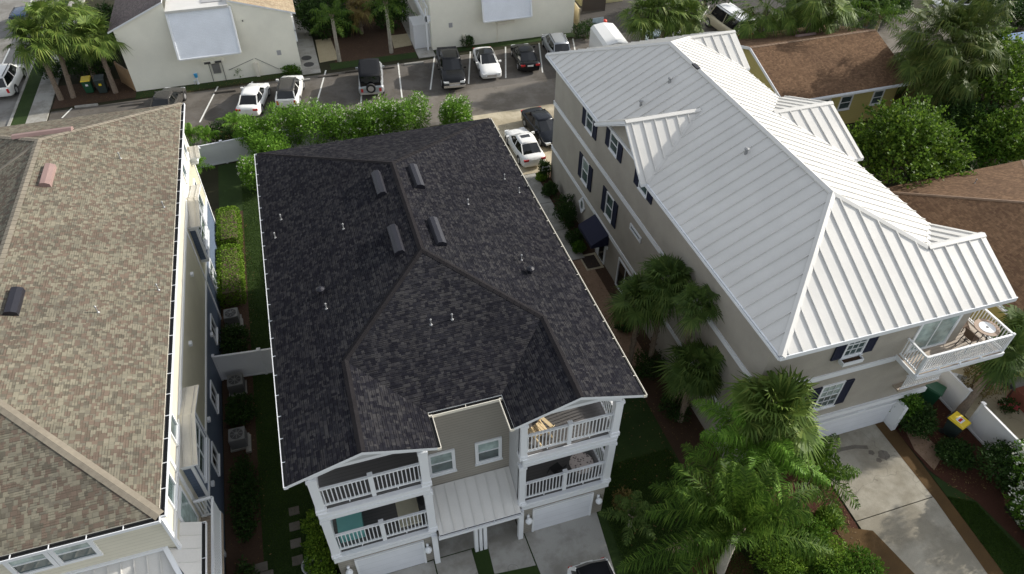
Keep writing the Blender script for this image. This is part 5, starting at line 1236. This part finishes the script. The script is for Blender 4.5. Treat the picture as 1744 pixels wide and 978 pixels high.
def fan_frond(mb, o, d, rg, pet=1.0, R=.95, mat=0, droop=.5, nl=28):
    d = d.normalized(); up = V((0,0,1)); s = d.cross(up)
    s = s.normalized() if s.length > .05 else V((1,0,0)); nrm = s.cross(d)
    sag = .25*pet*(1-abs(d.z))
    tip = o+d*pet-up*sag
    i = len(mb.v); w = s*.025; mb.v += [o-w,o+w,tip+w*.5,tip-w*.5]; mb.f.append((i,i+1,i+2,i+3)); mb.m.append(mat)
    d2 = (tip-o).normalized(); d2 = (d2-up*.15).normalized(); s = d2.cross(up); s = s.normalized() if s.length > .05 else V((1,0,0)); nrm = s.cross(d2)
    tw = rg.uniform(-.35,.35); s = (s*math.cos(tw)+nrm*math.sin(tw)); nrm = s.cross(d2)
    for k in range(nl):
        a = (k/(nl-1)-.5)*4.3; r = R*(1-.22*abs(a)/2.15)*rg.uniform(.88,1.08)
        dd = (d2*math.cos(a)+s*math.sin(a)+nrm*.18*abs(a)).normalized()
        m = tip+dd*r*.52-up*.02; e = m+(dd*r*.48-up*r*droop*rg.uniform(.3,1.0)); ww = dd.cross(nrm)
        ww = ww.normalized() if ww.length > 1e-3 else s
        w1 = ww*max(.018,r*.044); i = len(mb.v)
        mb.v += [tip-w1*.15, tip+w1*.15, m+w1, m-w1, e]; mb.f.append((i,i+1,i+2,i+3)); mb.m.append(mat); mb.f.append((i+3,i+2,i+4)); mb.m.append(mat)
def sabal(label, x, y, h, r, nf=34, seed=1, mat='sabal_leaf', lean=(0,0), tr=.17, skirt=0, group='fan palms', droop=.55, boots=True):
    rg = random.Random(seed); t = thing('palm_tree', (x,y,0), label, 'palm tree', group)
    top = V((x+lean[0], y+lean[1], h)); pts = [V((x,y,0)), V((x+lean[0]*.35,y+lean[1]*.35,h*.4)), V((x+lean[0]*.75,y+lean[1]*.75,h*.8)), top]
    mb = MB(); mb.tube(pts, [tr*1.25,tr,tr,tr*1.15], 12)
    if boots:
        for k in range(int(h*9)):
            q = rg.uniform(.25,1); a = rg.uniform(0,6.28); c = pts[0].lerp(top, q) if lean == (0,0) else V((x+lean[0]*q, y+lean[1]*q, h*q)); dr = V((math.cos(a),math.sin(a),0))
            mb.bar(c+dr*tr*.8, c+dr*(tr+.07)+V((0,0,.16)), .07, .02)
    mb.build('trunk','bark_palm',t)
    mb = MB(); dead = MB()
    nf = int(nf*1.3)
    for k in range(nf):
        q = (k+.5)/nf; el = lerp(1.35,-.75,q**.85)+rg.uniform(-.12,.12); az = k*2.39996+rg.uniform(-.2,.2)
        d = V((math.cos(az)*math.cos(el), math.sin(az)*math.cos(el), math.sin(el)))
        fan_frond(mb, top+V((0,0,.1)), d, rg, pet=(r-min(1.0,r*.5))*rg.uniform(.62,1.22)*(1 if k%3 else .7), R=min(1.15,r*.56)*rg.uniform(.75,1.25), droop=droop*rg.uniform(.5,1.7), nl=rg.choice((18,24,28)))
    cr = mb.build('crown', mat, t)
    for k in range(skirt):
        az = k*2.39996+.5; el = rg.uniform(-1.3,-.7); d = V((math.cos(az)*math.cos(el), math.sin(az)*math.cos(el), math.sin(el)))
        fan_frond(dead, top-V((0,0,rg.uniform(0,.5))), d, rg, pet=(r-1.1)*rg.uniform(.6,1.0), R=min(1.2,r*.5), droop=1.0, nl=20)
    if skirt: dead.build('dead_fronds','dead_frond',t)
    return t
def feather(mb, o, az, el, L, rg, mat=0, drop=1.0, ll=.62, nl=44):
    d = V((math.cos(az)*math.cos(el), math.sin(az)*math.cos(el), math.sin(el))); h = V((math.cos(az),math.sin(az),0)); up = V((0,0,1))
    pts = []; n = 10; sw = rg.uniform(-.16,.16)
    for i in range(n+1):
        t = i/n; pts.append(o+d*L*t-up*(L*.42*drop*t*t)+h*(-.06*L*t*t)+h.cross(up)*(sw*L*t*t))
    for i in range(n):
        w = .035*(1-i/n)+.008; sd = h.cross(up)*w; k = len(mb.v); mb.v += [pts[i]-sd,pts[i]+sd,pts[i+1]+sd*.85,pts[i+1]-sd*.85]; mb.f.append((k,k+1,k+2,k+3)); mb.m.append(mat)
    side = h.cross(up).normalized()
    for j in range(nl):
        t = .12+.88*(j+.5)/nl; f = t*n; i = min(n-1,int(f)); p = pts[i].lerp(pts[i+1], f-i); td = (pts[i+1]-pts[i]).normalized()
        ln = ll*math.sin(math.pi*(.15+.78*t))*rg.uniform(.85,1.1)
        for s in (-1,1):
            dd = (side*s*rg.uniform(.6,1.0)+td*rg.uniform(.15,.85)+up*rg.uniform(-.45,.55)).normalized()
            m = p+dd*ln*.5; e = m+dd*ln*.32-up*ln*rg.uniform(.3,.75); ww = td*.017
            k = len(mb.v); mb.v += [p-ww*.6,p+ww*.6,m+ww*1.4,m-ww*1.4,e]; mb.f.append((k,k+1,k+2,k+3)); mb.m.append(mat); mb.f.append((k+3,k+2,k+4)); mb.m.append(mat)
def queen(label, x, y, h, L, nf=18, seed=1, mat='queen_leaf', lean=(0,0), tr=.15, group='feather palms', nl=44, dead=0, ll=.62, el0=1.2, el1=-.25, skip=None):
    rg = random.Random(seed); t = thing('palm_tree', (x,y,0), label, 'palm tree', group)
    top = V((x+lean[0], y+lean[1], h)); mb = MB()
    mb.tube([V((x,y,0)),V((x+lean[0]*.5,y+lean[1]*.5,h*.45)),V((x+lean[0]*.92,y+lean[1]*.92,h*.88)),top],[tr*1.25,tr,tr*.9,tr*.75],12)
    for k in range(int(h*2.5)): q = (k+.5)/(h*2.5); c = V((x+lean[0]*q,y+lean[1]*q,h*q)); mb.lathe(c,[(tr*1.08,-.012),(tr*1.1,.012)],12)
    mb.build('trunk','bark_smooth',t)
    mb = MB()
    for k in range(9): a = k*.7; mb.bar(top-V((0,0,.5)), top+V((math.cos(a)*.22,math.sin(a)*.22,.25)), .09, .03)
    mb.build('crownshaft','bark_palm',t)
    mb = MB()
    for k in range(nf):
        q = (k+.5)/nf; az = k*2.39996+rg.uniform(-.2,.2); el = lerp(el0,el1,q)+rg.uniform(-.1,.1)
        if skip and el < 1.0 and math.cos(az-skip) > .55: continue
        feather(mb, top, az, el, L*rg.uniform(.85,1.08), rg, nl=nl, ll=ll)
    mb.build('crown', mat, t)
    if dead:
        mb = MB()
        for k in range(dead): feather(mb, top-V((0,0,.3)), k*2.1+2.6, -.5, L*.6, rg, nl=22)
        mb.build('dead_fronds','dead_frond',t)
    return t
def tree(name, label, x, y, h, r, n, seed=1, mat='tree_leaf', group=None, th=.4, L=.2, Wd=.11, k=11, cat='tree'):
    rg = random.Random(seed); t = thing(name, (x,y,0), label, cat, group); lobes = []; mb = MB(); k = int(k*1.7)
    mb.tube([(x,y,0),(x+.1,y,h*.25),(x,y+.1,h*th)],[.2,.16,.12],8)
    for i in range(k):
        a = i*2.39996+rg.uniform(-.3,.3); q = math.sqrt((i+.5)/k); rr = r*.86*q*rg.uniform(.75,1.12); c = V((x+math.cos(a)*rr,y+math.sin(a)*rr,h*(th+.1)+(h*(1-th)-h*.14)*(1-q*q*.8)*rg.uniform(.45,1.08)))
        s = r*rg.choice((.12,.17,.22,.30,.34)); lobes.append((tuple(c),(s*rg.uniform(.8,1.3),s*rg.uniform(.8,1.3),s*rg.uniform(.5,.9)))); mb.tube([(x,y+.05,h*th*.9),((x+c.x)/2,(y+c.y)/2,lerp(h*th,c.z,.6)),tuple(c)],[.08,.045,.02],6)
    mb.build('trunk','bark_tree',t)
    m2, _ = foliage(lobes, int(n*.62), rg, L, Wd, shell=.6)
    for _ in range(n//22):      # loose twigs that stick out of the outline
        c, rd = rg.choice(lobes); d = rnd_dir(rg,.5); p = V(c)+d*rd[0]*.95; d = (d+rnd_dir(rg)*.4).normalized()
        for j in range(rg.randint(5,11)): leaf_mb(m2, p+d*j*.075+rnd_dir(rg)*.06, (d+rnd_dir(rg)*.9).normalized(), rnd_dir(rg,.6), L*rg.uniform(.7,1.1), Wd)
    m2.build('crown', mat, t)
    return t

# --- side yard hedges and beds against the left house
box_hedge('short trimmed hedge block, farthest along the left house wall',-7.0,-5.75,36.9,40.2,1.15,5200,seed=1)
box_hedge('long trimmed hedge half in sun beside the left house wall',-7.0,-5.75,31.9,36.3,1.15,7000,seed=2)
shrub('shrub','dark leafy shrub between the fence and the far air conditioner','shrub',blob(-6.3,28.6,.8,.75,1.3,6,3),2600,'dark_leaf',seed=3)
shrub('shrub','dark shrub between the two nearer air conditioners','shrub',blob(-6.2,24.0,.8,.7,1.0,6,4),2200,'dark_leaf',seed=4)
shrub('shrub','long low dark shrub under the near bay window','shrub',blob(-6.2,19.0,.7,.65,2.2,9,5),3200,'dark_leaf',seed=5)
shrub('shrub','dark ferny shrub near the front corner of the left house','shrub',blob(-6.3,14.8,.7,.6,1.1,6,6),1800,'dark_leaf',seed=6)
# front hedge at the middle house
t_ = [((-3.25,16.6-.9*i,.62),(.55,.62,.62)) for i in range(8)]
shrub('hedge','leafy green hedge running along the left front corner of the middle house','hedge',t_+[((-3.2+.1*(-1)**i,16.2-.7*i,.85),(.35,.4,.4)) for i in range(9)],14500,'hedge_leaf',seed=7,L=.11,Wd=.07)
p = U(532,962,.5)
shrub('potted_plant','small plant growing in the round stone pot','potted plant',[((p.x,p.y,.72),(.22,.22,.2))],220,'tree_leaf',seed=8)
# oleander row behind the middle house
xs = [(-6.6,49.3,2.5,1.5,60),(-4.3,48.7,2.7,1.7,60),(-1.9,48.6,2.9,1.7,80),(.6,48.5,3.1,1.7,110),(3.1,48.3,3.1,1.6,150),(5.4,48.1,3.1,1.5,190),(7.5,48.0,2.9,1.3,110),(10.4,47.2,3.6,1.15,140)]
xs = []
for i,(px,py,z,hh,rr,fl) in enumerate(((430,215,2.2,2.7,1.3,18),(478,205,2.3,2.9,1.6,34),(532,200,2.4,3.0,1.7,55),(588,195,2.5,3.1,1.7,90),(640,190,2.5,3.0,1.6,130),(694,188,2.4,2.8,1.5,160),(775,182,2.6,3.3,1.15,140),(455,240,2.2,2.5,1.3,12),(440,290,1.6,2.1,1.2,150))):
    p = U(px,py,z); xs.append((p.x,p.y))
    lab = ('oleander bush next to the feather leaved clump at the left end of the row','oleander bush third from the left end of the row','oleander bush with few white blossoms below the white crossover','oleander bush behind the top left corner of the charcoal roof','oleander bush nearest below the off-road vehicle','white flecked oleander bush at the right end of the dense row','separate tall oleander bush with pale blossoms beside the concrete pad','lower oleander bush in front of the dense row above the charcoal roof corner','oleander bush full of white blossoms hanging at the left corner of the charcoal roof')[i]
    shrub('oleander_bush',lab,'bush',blob(p.x,p.y,hh+.25*((i*7)%3-.4),rr*1.08,rr*.95,9,20+i),7200,'oleander_leaf',group='oleanders behind the middle house',seed=20+i,flowers=fl,L=.19,Wd=.065,fl=.09,shell=.55)
for i,(px,py,z,L) in enumerate(((322,228,1.4,1.5),(352,232,1.3,1.3),(398,205,1.6,1.6))):
    p = U(px,py,z); queen(('bright feathery palm clump at the balcony end of the left house','low feathery palm clump in front of the parking bays','feathery palm clump at the left end of the oleanders')[i],p.x,p.y,1.2,L*1.15,16,60+i,'oleander_leaf',tr=.07,nl=26,ll=.4,el0=1.35,el1=.2)
p = U(330,280,1.2); queen('yellow green feathery palm beside the far side wall of the left house',p.x,p.y,1.0,1.5,16,64,'oleander_leaf',tr=.07,nl=26,ll=.4,el0=1.35,el1=.2)
for i,(px,py) in enumerate(((375,222),(395,228))):
    p = U(px,py,1.2); shrub('shrub',('dark shrub behind the grey fence','dark shrub with pale dry tips behind the grey fence')[i],'shrub',blob(p.x,p.y,1.7,1.1,.9,6,30+i),2600,'dark_leaf',seed=30+i,flowers=(0,60)[i],petal='dry_leaf',L=.16)
# left street palms
sabal('tall fan palm over the street verge, nearest to the sidewalk',-19.1,60.5,5.0,2.5,36,1,lean=(.2,-.2))
sabal('tall fan palm with a thick crown leaning beside the sidewalk',-18.2,60.6,5.6,2.6,38,2,lean=(.6,.4))
sabal('fan palm with crown behind the two street palms at the top edge',-16.9,63.6,6.0,2.7,38,3,lean=(0,0))
sabal('fan palm leaning against the cream building corner above the bins',-15.0,60.5,4.5,2.3,34,4,lean=(.1,.1))
shrub('shrub','dark undergrowth beneath the street palms','shrub',blob(-17.2,64.8,2.2,2.2,1.8,8,41),5200,'dark_leaf',seed=41,L=.2,Wd=.1)
shrub('shrub','dark bushes filling the gap between the palms and the grey shingle slope','shrub',blob(-15.0,69.5,3.2,2.2,3.2,9,42),6500,'dark_leaf',seed=42,L=.22,Wd=.12)
shrub('shrub','dark bush beside the street sidewalk under the nearest palm','shrub',blob(-20.1,64.6,1.6,1.0,1.0,6,43),2200,'dark_leaf',seed=43,L=.18)
# courtyard between cream buildings
queen('feather palm with pale trunk in the courtyard, left one',3.3,61.0,4.0,2.4,15,70,nl=30,group='courtyard feather palms')
queen('feather palm with pale trunk in the courtyard, right one behind the off-road vehicle',8.0,61.4,4.4,2.8,17,71,nl=30,group='courtyard feather palms')
for i,(x,y,h,r,m) in enumerate(((2.4,67.0,3.4,1.9,'dark_leaf'),(1.8,72,4.2,2.2,'dark_leaf'),(5.4,72.0,3.6,2.4,'tree_leaf'),(8.9,66.8,3.0,1.7,'dark_leaf'),(8.6,73,3.8,2.2,'dark_leaf'),(4.6,66.5,2.4,1.3,'dark_leaf'))):
    shrub('shrub',('dark round leaved bush over the courtyard gravel strip','tall dark bush behind the left courtyard palm','mid green bush at the back of the courtyard','dark bush right of the right courtyard palm trunk','dark bush at the back right of the courtyard','low shaded bush in the middle of the courtyard')[i],'shrub',blob(x,y,h,r,r,8,50+i),4200,m,seed=50+i,L=.24,Wd=.14)
p = U(610,12,2.5); sabal('dry brown fan palm at the back of the courtyard',p.x,p.y,2.2,2.0,18,75,'dry_leaf',group=None)
shrub('shrub','low green shrub at the foot of the cream wall above the white crossover','shrub',blob(-.9,59.8,.7,.8,.4,5,81),1000,'tree_leaf',seed=81)
p = U(407,133); shrub('shrub','small shrub climbing at the cream wall above the white sedan','shrub',blob(p.x,p.y+.2,.9,.55,.35,5,82),800,'tree_leaf',seed=82)
p = U(797,80); shrub('shrub','dark shrub between the pickup and the cream wall','shrub',blob(p.x,p.y,1.0,.6,.4,5,83),900,'dark_leaf',seed=83)
p = U(998,52,.8); shrub('shrub','green bush at the foot of the weathered fence by the parking lot','shrub',blob(p.x,p.y,1.5,1.3,1.2,6,84),2600,'dark_leaf',seed=84)
# palms along the top
for i,(px,py,z,r,lb) in enumerate(((1100,28,5,2.3,'dense fan palm above the white trailer, left of the top group'),(1135,20,5.2,2.4,'fan palm in the middle of the top group'),(1168,30,4.6,2.2,'fan palm at the right of the top group above the white car'),(1305,18,5.5,3.2,'fan palm overhanging the camper van'),(1400,5,6,3.2,'dark fan palm at the top edge above the brown roof'),(1392,-6,7,3.3,'fan palm crown cut by the top edge behind the brown roof'))):
    p = U(px,py,z); sabal(lb,p.x,p.y,z,r,36,90+i,group='fan palms along the back lots')
for i,(px,py,z,L,lb) in enumerate(((1435,20,5.5,3.2,'dark feather palm at the top edge above the right end of the brown roof'),(1500,30,5.0,3.2,'yellow green feather palm touching the corner of the brown roof'))):
    p = U(px,py,z); queen(lb,p.x,p.y,z,L,20,96+i,nl=34,group='feather palms behind the brown roof')
# the big shaggy palm and the trees at the right
p = U(1622,75,6.0)
sabal('huge shaggy fan palm with a skirt of grey dead fronds right of the brown roof',p.x,p.y,6.0,4.2,190,101,'big_palm_leaf',tr=.3,skirt=70,group=None,droop=.8)
p2 = U(1612,120,4.2); sabal('second shaggy fan palm merged into the left of the huge one',p2.x,p2.y,4.2,3.0,70,102,'big_palm_leaf',tr=.28,skirt=50,group=None,droop=.8)
p = U(1540,235,4.2); tree('tree','bright green broadleaf tree beside the white metal roof',p.x,p.y,5.6,4.1,15000,110,'canopy_leaf',L=.24,Wd=.15,k=16)
p = U(1712,120,5.0); tree('tree','bright green tree behind the huge palm at the right edge',p.x,p.y,6.2,3.6,8000,111,'canopy_leaf',L=.26,Wd=.16)
p = U(1690,60,5.0); tree('tree','slender light green tree reaching up in front of the blue roof',p.x,p.y,6.0,2.0,3500,112,'canopy_leaf',L=.24,Wd=.14,k=7)
p = U(1722,215,3.5); tree('tree','yellow green bushy tree at the right edge beside the dark shed',p.x,p.y,4.4,2.8,6500,113,'canopy_leaf',L=.24,Wd=.14)
p = U(1640,205,2.5); tree('tree','dark green tree in the shade below the huge palm',p.x,p.y,3.4,3.0,7000,114,'dark_leaf',L=.24,Wd=.14)
p = U(1690,250,2.0); tree('tree','blue green bushy tree above the upper edge of the right brown roof',p.x,p.y,3.0,2.6,6000,115,'tree_leaf',L=.2,Wd=.12)
p = U(1600,285,1.5); shrub('shrub','dark bushes behind the corner of the right brown roof','shrub',blob(p.x,p.y,2.2,2.4,2.0,9,116),5200,'dark_leaf',seed=116,L=.2,Wd=.12)
p = U(1560,8,3.0); tree('tree','dark trees at the top edge left of the white pickup',p.x-2,p.y+3,4.5,3.6,6500,117,'dark_leaf',L=.28,Wd=.17)
p = U(1380,45,2.5); shrub('shrub','dark undergrowth behind the ridge of the brown roof','shrub',blob(p.x,p.y+2,2.6,4.0,2.2,10,118),6000,'dark_leaf',seed=118,L=.25,Wd=.14)
p = U(1240,2,2.5); tree('tree','dark tree behind the camper van at the top edge',p.x,p.y+4,4.5,4.0,5000,119,'dark_leaf',L=.3,Wd=.18)
for i,(px,py,h,r) in enumerate(((1600,150,3.4,3.2),(1660,130,3.2,3.0),(1545,130,2.2,2.4),(1725,20,2.2,3.5),(1500,8,2.5,3.0))):
    p = U(px,py,h*.5); shrub('shrub',('dark mass of shrubs under the huge shaggy palm','dark shrubs right of the huge shaggy palm','dark shrubs between the brown roof corner and the huge palm','dark shrubs above the blue grey roof at the corner','dark shrubs at the top edge behind the feather palms')[i],'shrub',blob(p.x,p.y,h,r,r*.8,9,400+i),5200,'dark_leaf',seed=400+i,L=.26,Wd=.15)
# palms between the houses
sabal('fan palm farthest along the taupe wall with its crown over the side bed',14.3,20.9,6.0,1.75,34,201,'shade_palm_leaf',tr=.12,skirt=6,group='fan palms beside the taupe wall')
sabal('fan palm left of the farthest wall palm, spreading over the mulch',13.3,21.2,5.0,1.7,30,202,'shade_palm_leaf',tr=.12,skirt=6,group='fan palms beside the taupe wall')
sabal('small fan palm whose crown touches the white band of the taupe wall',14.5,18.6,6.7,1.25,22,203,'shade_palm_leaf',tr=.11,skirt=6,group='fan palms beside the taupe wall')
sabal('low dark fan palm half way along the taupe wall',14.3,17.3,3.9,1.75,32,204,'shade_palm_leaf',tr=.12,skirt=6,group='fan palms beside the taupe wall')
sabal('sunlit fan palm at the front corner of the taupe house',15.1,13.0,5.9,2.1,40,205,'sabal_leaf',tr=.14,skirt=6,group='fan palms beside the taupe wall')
for i,(px,py,h,r,m,lb) in enumerate(((936,322,.9,.5,'dark_leaf','small brown green shrub by the garden sign'),(962,352,1.5,.75,'dark_leaf','large rounded dark shrub below the oval window'),(967,368,1.3,.6,'dark_leaf','rounded dark shrub nearest the navy awning'),(980,403,.9,.6,'dark_leaf','low dark shrub next to the side path below the awning'),(941,285,1.3,.4,'dark_leaf','narrow climbing shrub at the back corner of the taupe house'),(1062,552,.6,.45,'dark_leaf','low shrub with pink red blossoms at the edge of the palms'),(1105,620,1.1,.9,'dark_leaf','dark shrub in the shadow under the wall palms'),(1150,690,1.0,.8,'dark_leaf','dark shrub below the low wall palm'),(922,300,.5,.35,'hedge_leaf','small light green plant at the corner of the side path'),(985,420,.6,.4,'tree_leaf','pale green tuft between the awning and the path'))):
    p = U(px,py,h*.6); shrub('shrub',lb,'shrub',blob(min(p.x,14.75),p.y,h,r,r,6,210+i),2000,m,seed=210+i,flowers=26 if i==5 else 0,petal='pink_petal',L=.12,Wd=.06)
# front corner garden of the right house
queen('large feather palm with pale trunk in a mulch ring, front right',12.4,10.0,4.3,4.5,34,301,nl=78,lean=(-.5,-.35),dead=1,group=None,ll=.95,tr=.17,el1=.1,el0=1.35,skip=-1.75)
queen('bright green feather palm behind the large front one',14.3,12.6,4.9,3.2,20,302,'oleander_leaf',nl=80,group=None,ll=.8,el1=0,tr=.12)
queen('small yellow tipped feather palm arching over the right driveway',16.9,11.6,3.0,2.6,16,303,'queen_leaf',nl=44,group=None,ll=.65,tr=.1,el1=.15)
queen('small dark feather palm on the lawn beside the middle house driveway',9.6,12.9,1.0,1.5,11,304,'shade_palm_leaf',nl=28,group=None,ll=.45,tr=.07,el1=.1)
p = U(1085,880,.6); shrub('shrub','small yellow leaved shrub behind the little lawn palm','shrub',blob(9.7,13.9,.8,.5,.5,5,305),700,'dry_leaf',seed=305)
for i,(px,py,h,r,m,lb) in enumerate(((1405,940,1.1,.95,'hedge_leaf','yellow green arching shrub at the bottom edge beside the driveway'),(1470,965,.9,.85,'tree_leaf','rounded green shrub next to the stained driveway edge'),(1365,905,1.4,1.2,'tree_leaf','dense green shrub under the large feather palm'),(1330,950,1.2,1.1,'hedge_leaf','light green shrub at the bottom edge below the large palm'),(1385,770,1.0,.6,'dark_leaf','round dark shrub at the left of the right garage door'),(1420,985,1.0,.9,'tree_leaf','green shrub cut by the bottom edge'),(1290,905,.9,.9,'dark_leaf','dark shrub behind the trunk of the large palm'),(1415,880,.5,.5,'hedge_leaf','tiny pale plant in the red mulch corner beside the driveway'))):
    p = U(px,py,h*.6); shrub('shrub',lb,'shrub',blob(p.x,p.y,h,r,r,7,310+i),int(3200*r+500),m,seed=310+i,L=.15,Wd=.05)
for i,(x,y,h,r,m,lb,fl) in enumerate(((24.95,13.6,1.3,.95,'dark_leaf','large round clipped shrub at the entry of the right house',0),(24.6,14.3,2.0,.75,'tree_leaf','tall leafy shrub with a white bloom under the small balcony rail',5),(26.6,15.6,1.0,.5,'dark_leaf','spiky dark plant against the white fence under the balcony',0),
      (26.9,10.1,1.5,1.25,'dark_leaf','dark shaded shrub in the bed between entry and white blossoms',0),(28.1,9.0,2.9,1.9,'oleander_leaf','tall oleander with white blossoms at the right edge',260),(26.6,8.0,1.9,1.3,'tree_leaf','shrub with white blossoms spilling over the bed edge',150),(26.2,6.8,1.1,1.0,'dark_leaf','low dark grassy shrub at the lower right lawn edge',0),(25.6,11.6,.7,.8,'dark_leaf','low dark ground shrub beside the brick entry path',0))):
    shrub('shrub',lb,'shrub',blob(x,y,h,r,r,7,330+i),int(4200*r),m,seed=330+i,flowers=fl,L=.15,Wd=.065,fl=.15)
sabal('leaning fan palm growing past the white fence toward the patio',27.2,13.3,3.7,1.7,20,340,'shade_palm_leaf',lean=(1.9,.9),tr=.19,group=None,boots=False)
p = U(1725,560,3); sabal('bright fan palm below the yellow wall at the right edge',30.4,14.6,3.6,1.8,30,341,'shade_palm_leaf',tr=.14,group=None)
p = U(1728,640,1.5); shrub('shrub','brown dry shrub over the patio fence below the top balcony','shrub',blob(U(1695,618,2.6).x,U(1695,618,2.6).y,2.9,.9,.9,7,342),2400,'dry_leaf',seed=342,L=.14,Wd=.05)
for px, py in ((1718,692),):
    p = U(px,py,.4); shrub('shrub','small pink blossomed plant beside the brick planter','shrub',blob(p.x,p.y,.7,.4,.4,5,343),500,'dark_leaf',seed=343,flowers=20,petal='pink_petal')
p = U(1660,790,.3); 
queen('feather palm standing beyond the right edge, throwing its shadow over the driveway',32.0,9.3,5.0,3.0,18,350,nl=50,group=None,el1=0)
# lawn blades near the camera
def grass(name, quads, n, seed):
    rg = random.Random(seed); mb = MB()
    for _ in range(n):
        q = rg.choice(quads); u, v = rg.random(), rg.random(); a = V((*q[0],0)).lerp(V((*q[1],0)),u); b = V((*q[3],0)).lerp(V((*q[2],0)),u); p = a.lerp(b,v); p.z = .008
        t = rg.uniform(0,6.28); d = V((math.cos(t)*.6,math.sin(t)*.6,1)).normalized(); s = V((-math.sin(t),math.cos(t),0))*.012; h = rg.uniform(.05,.10)
        i = len(mb.v); mb.v += [p-s,p+s,p+d*h]; mb.f.append((i,i+1,i+2)); mb.m.append(0)
    o = mb.build(name,'grass_blade',at=(0,0,0)); tag(o,{'side_grass':'short green lawn grass between the middle house driveway and the palms','corner_grass':'sunlit green lawn grass right of the right driveway','yard_grass':'dark shaded lawn grass between the two shingled houses'}[name],'grass',kind='stuff')
def litter(name, label, areas, n, seed):
    rg = random.Random(seed); mb = MB()
    for _ in range(n):
        x0, x1, y0, y1, z = rg.choice(areas); p = V((rg.uniform(x0,x1), rg.uniform(y0,y1), z)); a = rg.uniform(0,6.28)
        leaf_mb(mb, p, V((math.cos(a),math.sin(a),rg.uniform(0,.3))).normalized(), V((0,0,1)), rg.uniform(.05,.13), rg.uniform(.025,.06))
    tag(mb.build(name,'litter_leaf',at=(0,0,0)),label,'leaves',kind='stuff')
litter('leaf_litter','dry fallen leaves scattered over the mulch, walks and driveways',[(12.7,15.1,15,30,.03),(24.3,27.3,9.6,15,.03),(-6.9,-5.2,14,40,.03),(3,10,60.5,70,.03),(15.6,19,9,14,.04),(-19,-13.6,59.2,62.5,.03),(9,13,7,30,.04),(-13,0,58.8,60,.03),(-19,25,52,58,.02)],4600,9)
grass('side_grass',[((8.4,6),(14.5,6),(13.0,16),(8.95,16))],60000,1)
grass('corner_grass',[((23.2,3),(25.2,3),(24.9,9.4),(23.9,10))],24000,2)
grass('yard_grass',[((-5.6,12),(-2.7,12),(-2.7,46),(-5.6,46))],50000,3)
